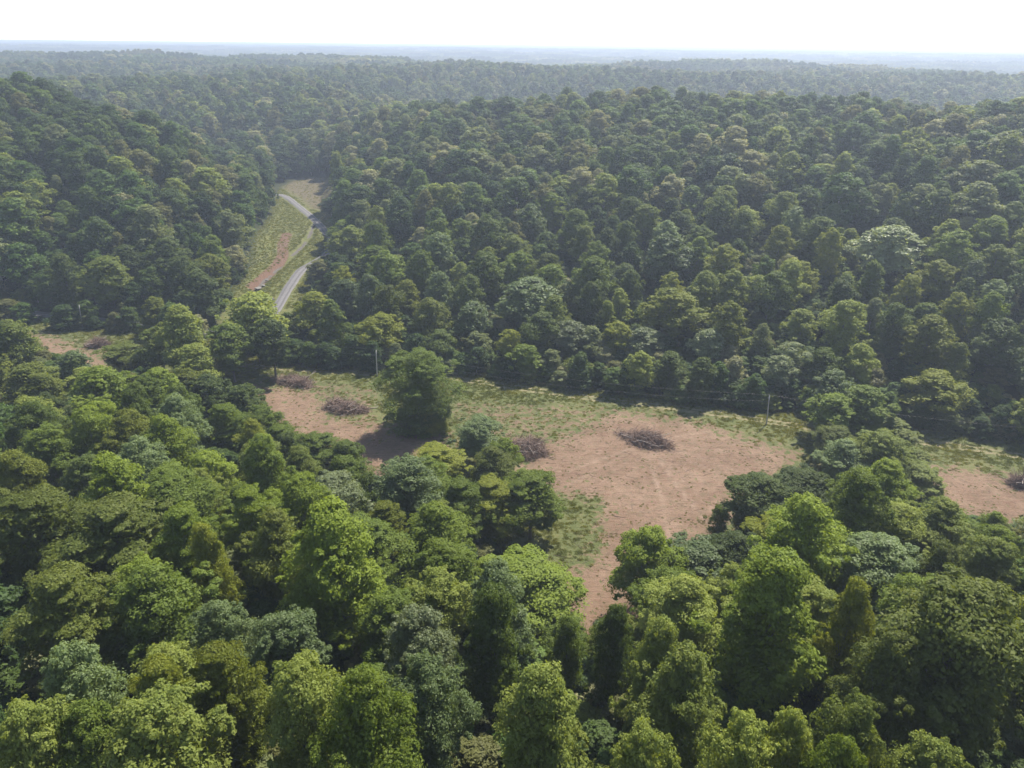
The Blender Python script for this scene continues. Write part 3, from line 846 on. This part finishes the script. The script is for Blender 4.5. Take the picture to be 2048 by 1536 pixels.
# ------------------------------------------------------------------ the rest of the forest: one object, instanced
def forest_mat():
    m = leaf_mat('forest_foliage', (0.03, 0.06, 0.016), (0.075, 0.12, 0.028))
    t = m.node_tree; L = t.links
    oi = next(n for n in t.nodes if n.bl_idname == 'ShaderNodeObjectInfo')
    mixn = next(n for n in t.nodes if n.bl_idname == 'ShaderNodeMix' and n.blend_type == 'MIX')
    hs = next(n for n in t.nodes if n.bl_idname == 'ShaderNodeHueSaturation')
    rp = N(t, 'ShaderNodeValToRGB'); rp.color_ramp.interpolation = 'CONSTANT'
    pal = [(0.0, (0.060, 0.106, 0.025)), (0.2, (0.085, 0.133, 0.028)), (0.4, (0.110, 0.168, 0.033)), (0.52, (0.071, 0.125, 0.023)), (0.66, (0.151, 0.180, 0.070)), (0.78, (0.160, 0.196, 0.036)), (0.87, (0.125, 0.133, 0.044)), (0.95, (0.222, 0.226, 0.115))]
    els = rp.color_ramp.elements
    els[0].position = 0; els[0].color = (*pal[0][1], 1); els[1].position = pal[1][0]; els[1].color = (*pal[1][1], 1)
    for q, c in pal[2:]:
        e = els.new(q); e.color = (*c, 1)
    L.new(oi.outputs['Random'], rp.inputs[0])
    at = next(n for n in t.nodes if n.bl_idname == 'ShaderNodeAttribute')
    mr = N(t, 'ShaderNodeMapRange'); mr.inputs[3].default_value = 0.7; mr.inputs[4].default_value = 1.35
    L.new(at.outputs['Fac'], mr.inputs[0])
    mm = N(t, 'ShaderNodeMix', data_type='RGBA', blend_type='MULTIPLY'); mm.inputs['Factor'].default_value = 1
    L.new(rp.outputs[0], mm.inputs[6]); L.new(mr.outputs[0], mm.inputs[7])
    L.new(mm.outputs[2], hs.inputs['Color'])
    return m
FM = forest_mat()
protos = bpy.data.collections.new('forest_kinds')      # never linked to the scene
def join(parts):
    V = []; Fq = []; TI = []; MI = []; n = 0
    for v, f, ti, mi in parts:
        V.append(v); Fq.append(f + n); TI.append(ti); MI.append(np.full(len(f), mi)); n += len(v)
    return np.vstack(V), np.vstack(Fq), np.concatenate(TI), np.concatenate(MI)
def proto(idx, V, Fq, TI, MI=None):
    me = mesh_np('forest_kind', V, Fq, FM, {'tint': ('FACE', TI)})
    me.materials.append(PALEBARK)
    if MI is not None: me.polygons.foreach_set('material_index', MI.astype(np.int32))
    o = bpy.data.objects.new(f'kind_{idx:02d}', me)
    protos.objects.link(o)
nk = 0
KM, KF, KP = [], [], []
for j in range(10):                                  # mid distance
    shape, seed, lay = SPEC[j]
    V, Fq, TI, LC = make_crown(shape, seed + 40, int(15 * (1.35 if shape == 'dome' else 1)), 19, 30, 0.5, lay * .25, 1.12)
    TV, TF = make_trunk(seed, LC, 0.24, 4)
    proto(nk, *join([(V, Fq, TI, 0), (TV, TF, np.zeros(len(TF)), 1)])); KM.append(nk); nk += 1
fc = []
for j in range(8):                                   # far
    shape, seed, lay = SPEC[j]
    V, Fq, TI, LC = make_crown(shape, seed + 80, 12, 11, 15, 0.95, 0, 1.1)
    fc.append((V, Fq, TI))
    proto(nk, V, Fq, TI); KF.append(nk); nk += 1
cheap = []
for j in range(6):
    shape, seed, lay = SPEC[j]
    V, Fq, TI, LC = make_crown(shape, seed + 120, 9, 6, 7, 2.2, 0)
    cheap.append((V, Fq, TI))
for j in range(5):                                   # patches of wood for the distance, 70 m across
    r = np.random.default_rng(300 + j); parts = []
    for a in np.arange(-36, 36, 10.3):
        for b in np.arange(-36, 36, 10.3):
            V, Fq, TI = cheap[int(r.integers(6))]
            s = r.uniform(0.85, 1.5); an = r.uniform(0, 6.28)
            q = V * [s, s, r.uniform(.75, 1.15)]
            q = np.stack([q[:, 0] * np.cos(an) - q[:, 1] * np.sin(an), q[:, 0] * np.sin(an) + q[:, 1] * np.cos(an), q[:, 2]], 1)
            q = q + [a + r.uniform(-3, 3), b + r.uniform(-3, 3), -1]
            parts.append((q, Fq, np.clip(TI * .4 + r.uniform(0, .75), 0, 1), 0))
    proto(nk, *join(parts)); KP.append(nk); nk += 1

PX, PK, PS, PR = [], [], [], []
for i, T in enumerate(TREES):
    if i in single or T[5] == 'lone': continue
    k = {'cone': [0, 1], 'oval': [2, 3], 'round': [4, 5], 'layer': [6, 7], 'dome': [8, 9], 'column': [2], 'sparse': [5]}[T[5]]
    PX.append((T[0], T[1], T[2] - .2)); PK.append(KM[int(rng.choice(k))]); PS.append((T[4] / 11, T[4] / 11, T[3] / 20)); PR.append(rng.uniform(0, 6.28))
def fill(r0, r1, s, azm, seed, ks, hh, ww, rad):
    gx, gy = hexgrid(r0, r1, s, azm, seed)
    k = (sdf(gx, gy, FIELD) < -2) & (sdf(gx, gy, VALLEY) < -2.5)
    k &= (np.minimum(dist_line(gx, gy, ROAD), dist_line(gx, gy, COUNTY)) > 5)
    gx, gy = gx[k], gy[k]; gz = ground(gx, gy)
    n = len(gx); r = np.random.default_rng(seed + 1)
    H = r.uniform(*hh, n); Wd = H * r.uniform(*ww, n)
    kk = r.choice(ks, n)
    bad = blocked(gx, gy, gz, H, Wd) if r0 < 600 else np.zeros(n, bool)
    for a in range(n):
        if bad[a]: continue
        PX.append((gx[a], gy[a], gz[a] - rad)); PK.append(int(kk[a])); PS.append((Wd[a] / 11, Wd[a] / 11, H[a] / 20)); PR.append(r.uniform(0, 6.28))
    return n
n1 = fill(330, 640, 10.4, 50, 31, KM[:6] + KM[:6] + KM[6:8], (12, 27), (.46, .84), .2)
n2 = fill(640, 1350, 11.0, 46, 32, KF, (12, 27), (.46, .84), .2)
gx, gy = hexgrid(1350, 11000, 62, 44, 33); gz = ground(gx, gy)
for a in range(len(gx)):
    PX.append((gx[a], gy[a], gz[a] - 1.5)); PK.append(KP[a % 5]); PS.append((1, 1, 1)); PR.append(rng.integers(4) * 1.5708)
n4 = 0
gx, gy = hexgrid(18, 360, 5.0, 60, 71); s_ = sdf(gx, gy, FIELD); v_ = sdf(gx, gy, VALLEY)
k = (s_ < -0.5) & (v_ < -.5) & (np.minimum(dist_line(gx, gy, ROAD), dist_line(gx, gy, COUNTY)) > 4.5)
gx, gy, s_ = gx[k], gy[k], s_[k]; gz = ground(gx, gy); hh_ = rng.uniform(2.5, 7.5, len(gx)); bad = blocked(gx, gy, gz, hh_, hh_ * 1.1)
for a in range(len(gx)):
    if bad[a]: continue
    PX.append((gx[a], gy[a], gz[a] - .3)); PK.append(KM[8 + a % 2]); PS.append((hh_[a] * 1.1 / 11,) * 2 + (hh_[a] / 20,)); PR.append(rng.uniform(0, 6.28)); n4 += 1
print('individual trees', len(single), 'others', len(TREES) - len(single), 'mid', n1, 'far', n2, 'patches', len(gx))

def scatter(name, P, K, SC, RO, coll, label, cat):
    me = bpy.data.meshes.new(name)
    me.vertices.add(len(P)); me.vertices.foreach_set('co', np.asarray(P, np.float32).ravel())
    a = me.attributes.new('kind_index', 'INT', 'POINT'); a.data.foreach_set('value', np.asarray(K, np.int32))
    a = me.attributes.new('size', 'FLOAT_VECTOR', 'POINT'); a.data.foreach_set('vector', np.asarray(SC, np.float32).ravel())
    rv = np.zeros((len(P), 3), np.float32); rv[:, 2] = RO
    a = me.attributes.new('turn', 'FLOAT_VECTOR', 'POINT'); a.data.foreach_set('vector', rv.ravel())
    o = link(name, me)
    ng = bpy.data.node_groups.new(name, 'GeometryNodeTree')
    ng.interface.new_socket('Geometry', in_out='INPUT', socket_type='NodeSocketGeometry')
    ng.interface.new_socket('Geometry', in_out='OUTPUT', socket_type='NodeSocketGeometry')
    gi = ng.nodes.new('NodeGroupInput'); go = ng.nodes.new('NodeGroupOutput')
    ci = ng.nodes.new('GeometryNodeCollectionInfo'); ci.inputs['Collection'].default_value = coll
    ci.inputs['Separate Children'].default_value = True; ci.inputs['Reset Children'].default_value = True
    ip = ng.nodes.new('GeometryNodeInstanceOnPoints'); ip.inputs['Pick Instance'].default_value = True
    def na(n, t):
        q = ng.nodes.new('GeometryNodeInputNamedAttribute'); q.data_type = t; q.inputs[0].default_value = n; return q.outputs[0]
    e2r = ng.nodes.new('FunctionNodeEulerToRotation')
    L = ng.links
    L.new(gi.outputs[0], ip.inputs['Points']); L.new(ci.outputs[0], ip.inputs['Instance'])
    L.new(na('kind_index', 'INT'), ip.inputs['Instance Index'])
    L.new(na('turn', 'FLOAT_VECTOR'), e2r.inputs[0]); L.new(e2r.outputs[0], ip.inputs['Rotation'])
    L.new(na('size', 'FLOAT_VECTOR'), ip.inputs['Scale'])
    L.new(ip.outputs[0], go.inputs[0])
    md = o.modifiers.new('scatter', 'NODES'); md.node_group = ng
    return tag(o, label, cat, kind='stuff')
scatter('forest', PX, PK, PS, PR, protos, 'dense green broadleaf forest covering the hills out to the horizon', 'forest')

# ------------------------------------------------------------------ field growth: grass tufts and weeds
GM = {}
def tuft(seed, n, spread, hgt, wid, mat):
    r = np.random.default_rng(seed)
    a = r.uniform(0, 6.28, n); q = spread * np.sqrt(r.uniform(0, 1, n))
    B = np.stack([np.cos(a) * q, np.sin(a) * q, np.full(n, -0.05)], 1)
    hh = hgt * r.uniform(.5, 1.2, n)
    lean = r.normal(size=(n, 2)) * 0.9
    T = B + np.stack([lean[:, 0] * hh, lean[:, 1] * hh, hh], 1)
    b = r.uniform(0, 6.28, n); s = np.stack([np.cos(b), np.sin(b), np.zeros(n)], 1) * wid
    V = np.stack([B - s, B + s, T + s * .7 , T - s * .7], 1).reshape(-1, 3)
    return mesh_np('tuft', V, np.arange(len(V)).reshape(-1, 4), mat, {'tint': ('FACE', r.uniform(0, 1, n))})
GL = [leaf_mat('grass_green', (0.038, 0.064, 0.018), (0.062, 0.094, 0.026), .6, .5), leaf_mat('grass_yellow', (0.054, 0.080, 0.022), (0.080, 0.108, 0.030), .6, .5)]
gcol = bpy.data.collections.new('grass_kinds')
for k in range(4):
    o = bpy.data.objects.new(f'tuft_{k}', tuft(50 + k, 46, 0.55, 0.2, 0.06, GL[k // 2])); gcol.objects.link(o)
r = np.random.default_rng(99)
fx = r.uniform(-225, 230, 300000); fy = r.uniform(85, 300, 300000)
s = sdf(fx, fy, FIELD); k = s > -4; fx, fy, s = fx[k], fy[k], s[k]
pd = np.zeros_like(fx)
for q in DIRT: pd = np.maximum(pd, sstep(-13, 9, sdf(fx, fy, q)))
for q in HALF[:2]: pd = np.maximum(pd, 0.55 * sstep(-6, 5, sdf(fx, fy, q)))
pd = pd * (1 - 0.6 * sstep(-5, 4, sdf(fx, fy, HALF[2])))
cl = fbm(fx / 2.3, fy / 2.3, 41, 3)
dens = np.clip((1.0 - pd) + (cl - 0.58) * 2.2, 0, 1) * 0.8 + 0.02
dens *= 1 - 0.9 * np.exp(-((dist_line(fx, fy, TRACK) - 1.1) / 0.6) ** 2)
dens *= sstep(0, 5, dist_line(fx, fy, [(LONE[0], LONE[1])] * 2) - 2)
k = r.uniform(0, 1, len(fx)) < dens
fx, fy, pd, cl = fx[k], fy[k], pd[k], cl[k]
hz = ground(fx, fy)
yel = fbm(fx / 11, fy / 11, 43, 2) + r.uniform(-.12, .12, len(fx)) > 0.53
ks = np.where(yel, 2, 0) + r.integers(0, 2, len(fx))
sc = r.uniform(0.5, 1.35, len(fx)) * (1 - 0.5 * pd)
scatter('grass', np.stack([fx, fy, hz], 1), ks, np.stack([sc, sc, sc * r.uniform(.6, 1.3, len(fx))], 1), r.uniform(0, 6.28, len(fx)), gcol,
        'patchy green and yellowish grass and weeds over the cleared field', 'grass')
print('tufts', len(fx))
# valley verge
fx = r.uniform(-210, -60, 60000); fy = r.uniform(280, 620, 60000)
k = (sdf(fx, fy, VALLEY) > -2) & (dist_line(fx, fy, ROAD) > 3.2) & (dist_line(fx, fy, CREEK) > 2.2) & (dist_line(fx, fy, COUNTY) > 3.2) & ((dist_line(fx, fy, BANK) > 3.5) | (r.uniform(0, 1, 60000) < .25))
k &= (sdf(fx, fy, MEADOW) < 0) | (r.uniform(0, 1, 60000) < .12)
fx, fy = fx[k], fy[k]
sc = r.uniform(.6, 1.6, len(fx)) * 1.0
scatter('valley_grass', np.stack([fx, fy, ground(fx, fy)], 1), r.integers(0, 4, len(fx)), np.stack([sc, sc, sc * .8], 1), r.uniform(0, 6.28, len(fx)), gcol,
        'rough yellowish grass on the verges of the gravel road in the side valley', 'grass')

# loose sticks left on the soil
r = np.random.default_rng(17)
P = []; RR = []
n = 0
while n < 5200:
    a, b = r.uniform(-140, 175), r.uniform(98, 235)
    d = max(float(sdf(np.array([a]), np.array([b]), q)[0]) for q in DIRT + HALF[:2])
    if d < -1: continue
    L = r.uniform(0.3, 1.1) if r.uniform() < .95 else r.uniform(1.5, 3.5)
    an = r.normal(0.0, 0.5) if r.uniform() < .65 else r.uniform(0, 3.14)
    z = 0.06
    P.append([(a, b, z), (a + math.cos(an) * L * .5, b + math.sin(an) * L * .5 + r.normal() * .08, z + .06), (a + math.cos(an) * L, b + math.sin(an) * L, z)])
    if n % 70 == 0: L = r.uniform(2.5, 6.5); an = r.normal(-.05, .12)
    q = 0.016 + 0.009 * L; RR.append([q, q * .8, q * .4]); n += 1
P = np.array(P); P[..., 2] += ground(P[..., 0].ravel(), P[..., 1].ravel()).reshape(P.shape[:2])
V, Fq = tube_np(P, RR, 4)
tag(link('sticks', mesh_np('sticks', V, Fq, TWIG)), 'broken dark sticks and roots littering the bare soil', 'sticks', kind='stuff')

# ------------------------------------------------------------------ brush piles
def brush_pile(u, v, wpx, deep, hgt, label, seed, logs, tilt=0.0, wide_ang=0.0):
    s = ground_spot(u, v)
    x, y, t = s; z = g1(x, y)
    a = wpx * t / FPX / 2; b = deep / 2
    root = bpy.data.objects.new('brush_pile', None); COL.objects.link(root)
    root.location = (x, y, z); root.rotation_euler = (0, 0, wide_ang)
    tag(root, label, 'brush pile', 'heaps of cleared branches in the field')
    r = np.random.default_rng(seed)
    heaps = [(r.uniform(-.45, .45) * a, r.uniform(-.4, .4) * b, r.uniform(.35, .6) * a, r.uniform(.35, .6) * b, hgt * r.uniform(.45, 1.0)) for _ in range(5)]
    heaps[0] = (0, 0, a * .6, b * .55, hgt)
    heaps.append((-a * .62, b * .1, a * .34, b * .22, hgt * .4)); heaps.append((a * .62, -b * .15, a * .34, b * .25, hgt * .45))
    def surf(px_, py_):
        z_ = 0.0
        for hx, hy, ra, rb, hh in heaps:
            q = 1 - ((px_ - hx) / ra) ** 2 - ((py_ - hy) / rb) ** 2
            if q > 0: z_ = max(z_, hh * q ** 0.75)
        return z_ * (0.7 + 0.6 * vnoise(np.array([px_ / 1.3 + seed]), np.array([py_ / 1.3]), seed)[0])
    paths = []; radii = []
    for k in range(720):
        hx, hy, ra, rb, hh = heaps[k % len(heaps)]
        an = r.uniform(0, 6.28); q = math.sqrt(r.uniform()) * (1.02 if k % 8 else 1.3)
        cx, cy_ = hx + math.cos(an) * q * ra, hy + math.sin(an) * q * rb
        top = surf(cx, cy_); cz = top * r.uniform(0.35, 1.0)
        L = r.uniform(1.0, 4.6) * (1 if k % 9 else 1.5)
        dr = np.array([r.normal(), r.normal() * 0.8, abs(r.normal()) * 0.5 + (0.3 if q > .6 else 0) * r.uniform()]); dr[:2] += np.array([cx / a, cy_ / b]) * 0.5
        dr /= np.linalg.norm(dr)
        m = 5; tt = np.linspace(-.5, .5, m)
        p = np.array([cx, cy_, cz]) + dr * (tt * L)[:, None]
        p[:, 0] += np.sin(tt * 6 + k) * 0.1; p[:, 1] += np.cos(tt * 5 + k) * 0.1; p[:, 2] += np.cos(tt * 4 + k) * .12
        p[:, 2] = np.maximum(p[:, 2], 0.04)
        th = r.uniform(0.03, 0.07) if k % 4 else r.uniform(.08, .17)
        paths.append(p); radii.append(np.linspace(th, th * .35, m))
        if k % 2 == 0:                                    # twigs fork off the end
            for _ in range(4):
                e = p[r.integers(2, m)]; dv = dr * .6 + r.normal(size=3) * .5; dv[2] = abs(dv[2])
                tw = np.linspace(0, 1, 3)[:, None] * dv * r.uniform(.5, 1.3) + e
                paths.append(tw); radii.append([.018, .014, .008])
    V, Fq = tube_np(paths, radii, 3)
    link('branches', mesh_np('branches', V, Fq, TWIG), root)
    logs = logs + [(r.uniform(-.7, .7), r.uniform(-.6, .6), r.normal() * .7, r.uniform(2, 5), r.uniform(.07, .12), r.uniform(-.1, .25)) for _ in range(7)]
    for (lx, ly, an, L, th, rise) in logs:
        zc = surf(lx * a, ly * b) * 0.85 + .25
        m = 6; tt = np.linspace(-.5, .5, m)
        p = np.array([lx * a, ly * b, zc]) + np.stack([np.cos(an) * tt * L, np.sin(an) * tt * L + np.sin(tt * 3) * .15, rise * tt * L], 1)
        ps = [p]; rs = [np.linspace(th, th * .5, m)]
        ps.append(p[4] + np.linspace(0, 1, 4)[:, None] * np.array([np.cos(an + .5), np.sin(an + .5), .2]) * L * .3); rs.append(np.linspace(th * .4, th * .15, 4))
        V, Fq = tube_np(ps, rs, 6)
        link('log', mesh_np('log', V, Fq, LOGM, smooth=True), root)
    return root
brush_pile(1292, 882, 128, 12, 2.8, 'grey brown brush pile with bleached logs in the middle of the bare soil', 1,
           [(-.4, -.3, -.25, 7, .13, .02), (-.55, -.05, -.3, 6, .12, .05), (.35, 0, .5, 8, .1, .12), (.05, .4, -.6, 5, .13, .3), (0, -.5, .05, 4, .1, 0), (.25, -.6, -.3, 5, .1, 0)], wide_ang=-.42)
brush_pile(1056, 900, 96, 15, 3.2, 'brown brush pile half hidden behind the silvery tree left of the bare soil', 2,
           [(.1, -.5, .15, 6, .12, 0), (.4, -.1, -.7, 4, .09, .1), (-.1, -.1, .2, 4, .1, 0)], wide_ang=-.3)
brush_pile(692, 820, 102, 13, 2.6, 'round dark brush pile left of the lone bushy tree', 3,
           [(.9, .1, .05, 5, .16, 0), (.3, -.1, -.9, 3, .12, .1), (0, .6, .1, 4, .1, .05), (.1, -.6, .2, 3, .09, 0)])
brush_pile(586, 768, 98, 11, 2.0, 'long low brush pile with one pole sticking out at the upper left of the clearing', 4,
           [(.45, .2, 1.0, 9, .11, .25), (-.2, 0, .3, 4, .09, .05)], wide_ang=-.25)
brush_pile(196, 692, 46, 8, 2.6, 'small grey brush pile on the grass in the far left field', 5, [(.2, 0, .7, 6, .15, .15), (-.1, -.3, .4, 5, .12, .05)], wide_ang=.3)
brush_pile(2052, 972, 70, 8, 2.6, 'brush pile cut off by the right edge of the photo', 6, [(-.3, -.2, .1, 5, .1, 0)])

# ------------------------------------------------------------------ utility poles and wires
CER = bark_mat('insulator', (0.25, 0.24, 0.23), (0.35, 0.33, 0.32))
m_, t_, o_ = newmat('wire'); p_ = N(t_, 'ShaderNodeBsdfPrincipled'); p_.inputs['Base Color'].default_value = (0.32, 0.31, 0.3, 1); p_.inputs['Roughness'].default_value = 0.4; p_.inputs['Metallic'].default_value = 0.8
t_.links.new(p_.outputs[0], o_.inputs[0]); WIRE = m_
def pole(x, y, h, label, lean=(0, 0)):
    z = g1(x, y)
    root = bpy.data.objects.new('utility_pole', None); COL.objects.link(root); root.location = (x, y, z)
    tag(root, label, 'utility pole', 'utility poles along the field track')
    tt = np.linspace(0, 1, 6)
    P = np.stack([lean[0] * tt, lean[1] * tt, -0.6 + tt * (h + .6)], 1)
    rad = list(np.linspace(.20, .13, 6))
    V, Fq = tube_np([np.vstack([P, P[-1] + [0, 0, .01]])], [rad + [0.01]], 10)
    link('shaft', mesh_np('shaft', V, Fq, POLEM, smooth=True), root)
    tp = P[-1]
    prof_z = np.array([0, .05, .1, .18, .24, .3]); pr = [.04, .09, .05, .1, .05, .02]
    for dx, dz in ((0.0, .02), (-.28, -.9)):
        b = tp + [dx, 0, dz]
        V, Fq = tube_np([np.stack([np.full(6, b[0]), np.full(6, b[1]), b[2] + prof_z], 1)], [pr], 8)
        link('insulator', mesh_np('insulator', V, Fq, CER, smooth=True), root)
    V, Fq = tube_np([np.array([[tp[0], tp[1], tp[2] - .88], [tp[0] - .3, tp[1], tp[2] - .88]])], [[.03, .03]], 6)
    link('bracket', mesh_np('bracket', V, Fq, CER), root)
    return x + tp[0], y + tp[1], z + h
def pole_px(u, v, u2, v2, label):
    x, y, t = ground_spot(u, v)
    # height that puts the top at v2
    h = 9.5
    for k in range(60):
        p = project(x, y, g1(x, y) + h)
        if p[1] > v2: h += .1
        else: break
    q = project(x, y, g1(x, y) + h)
    return pole(x, y, h, label, ((u2 - q[0]) * q[2] / FPX, 0))
p1 = pole_px(1533, 850, 1539, 801, 'pale utility pole at the right end of the clearing beside the track')
p2 = pole_px(754, 753, 752, 706, 'pale utility pole behind the lone bushy tree near the dark treeline')
p3 = pole_px(165, 657, 158, 616, 'pale utility pole in the far left field leaning slightly left')
x4, y4 = flat(2330, 935)
p4 = (x4, y4, 9.5)
x0, y0 = flat(-300, 585)
p0 = (x0, y0, 9.5)
def wire(a, b, sag, label, dz=0.0, th=0.012):
    a = np.array(a) + [0, 0, dz]; b = np.array(b) + [0, 0, dz]
    t = np.linspace(0, 1, 40)
    P = a + (b - a) * t[:, None]; P[:, 2] -= sag * 4 * t * (1 - t)
    V, Fq = tube_np([P], [np.full(40, th)], 5)
    tag(link('power_line', mesh_np('power_line', V, Fq, WIRE)), label, 'power line', 'wires strung between the poles')
wire(p1, p2, 2.6, 'upper wire sagging between the middle and right utility poles', .25)
wire(p1, p2, 3.0, 'lower wire sagging between the middle and right utility poles', -1.9)
wire(p2, p3, 2.4, 'upper wire sagging between the left and middle utility poles', .25)
wire(p2, p3, 2.8, 'lower wire sagging between the left and middle utility poles', -1.9)
wire(p1, p4, 2.4, 'wire leading right from the right utility pole out of the photo', .25)
wire(p3, p0, 2.4, 'wire leading left from the left utility pole out of the photo', .25)
# line across the side valley
ax, ay = flat(656, 425, 13); bx, by = flat(330, 612, 9)
wire((ax, ay, 13), (bx, by, 9), 3.0, 'far wire of the pair crossing the gravel road in the side valley', 0, .02)
ax2, ay2 = flat(652, 432, 12); bx2, by2 = flat(328, 618, 8.5)
wire((ax2, ay2, 12), (bx2, by2, 8.5), 3.0, 'near wire of the pair crossing the gravel road in the side valley', 0, .02)

# ------------------------------------------------------------------ pale rocks by the creek
m_, t_, o_ = newmat('limestone'); p_ = N(t_, 'ShaderNodeBsdfPrincipled'); n_ = N(t_, 'ShaderNodeTexNoise'); n_.inputs['Scale'].default_value = 1.4
mx_ = N(t_, 'ShaderNodeMix', data_type='RGBA'); mx_.inputs[6].default_value = (.13, .12, .11, 1); mx_.inputs[7].default_value = (.24, .23, .21, 1)
t_.links.new(n_.outputs[0], mx_.inputs['Factor']); t_.links.new(mx_.outputs[2], p_.inputs['Base Color']); p_.inputs['Roughness'].default_value = .9; t_.links.new(p_.outputs[0], o_.inputs[0]); ROCK = m_
def rock(u, v, s, sz, seed, label):
    x, y, t = ground_spot(u, v)
    r = np.random.default_rng(seed)
    n1_, n2_ = 12, 8
    V = []
    for i in range(n2_ + 1):
        ph = math.pi * i / n2_
        for j in range(n1_):
            th = 2 * math.pi * j / n1_
            q = 1 + .35 * (r.uniform() - .5)
            k = 4
            V.append((np.sign(math.cos(th)) * abs(math.cos(th)) ** .6 * math.sin(ph) ** .6 * q * s, np.sign(math.sin(th)) * abs(math.sin(th)) ** .6 * math.sin(ph) ** .6 * q * s * .7, math.cos(ph) * sz * q))
    ii = np.arange((n2_ + 1) * n1_).reshape(n2_ + 1, n1_); jj = np.roll(ii, -1, 1)
    Fq = np.stack([ii[:-1].ravel(), jj[:-1].ravel(), jj[1:].ravel(), ii[1:].ravel()], 1)
    o = link('rock', mesh_np('rock', V, Fq, ROCK), loc=(x, y, g1(x, y) + sz * .3)); o.rotation_euler = (0.1, 0.05, seed)
    tag(o, label, 'rock', 'pale rocks along the creek')
rock(516, 577, 1.5, .3, 1, 'flat white rock slab at the lower end of the red creek bank')
rock(527, 572, 1.0, .25, 2, 'smaller white rock slab right of the slab ending the red bank')
rock(534, 562, .8, .3, 3, 'white rock at the foot of the red creek bank, uppermost of three')
rock(545, 602, .8, 1.2, 4, 'upright white rock beside the road mouth behind the field trees')
rock(628, 450, 1.2, .5, 5, 'pale rock at the culvert end of the gravel creek bed')

# ------------------------------------------------------------------ haze
def haze():
    lo = (-19500, -3200, float(Z.min()) - 1.0); hi = (19500, 19500, 101.5)
    V = [(a, b, c) for a in (lo[0], hi[0]) for b in (lo[1], hi[1]) for c in (lo[2], hi[2])]
    Fq = [(0, 1, 3, 2), (4, 6, 7, 5), (0, 4, 5, 1), (2, 3, 7, 6), (0, 2, 6, 4), (1, 5, 7, 3)]
    m, t, out = newmat('haze_air')
    pv = N(t, 'ShaderNodeVolumePrincipled')
    pv.inputs['Color'].default_value = (0.70, 0.81, 1.0, 1)
    pv.inputs['Density'].default_value = 0.00031
    pv.inputs['Anisotropy'].default_value = 0.35
    t.links.new(pv.outputs[0], out.inputs['Volume'])
    o = link('haze', mesh_np('haze', V, np.array(Fq), m))
    tag(o, kind='stuff')
    o['label'] = 'thin bluish summer haze over the hills'; o['category'] = 'haze'
haze()
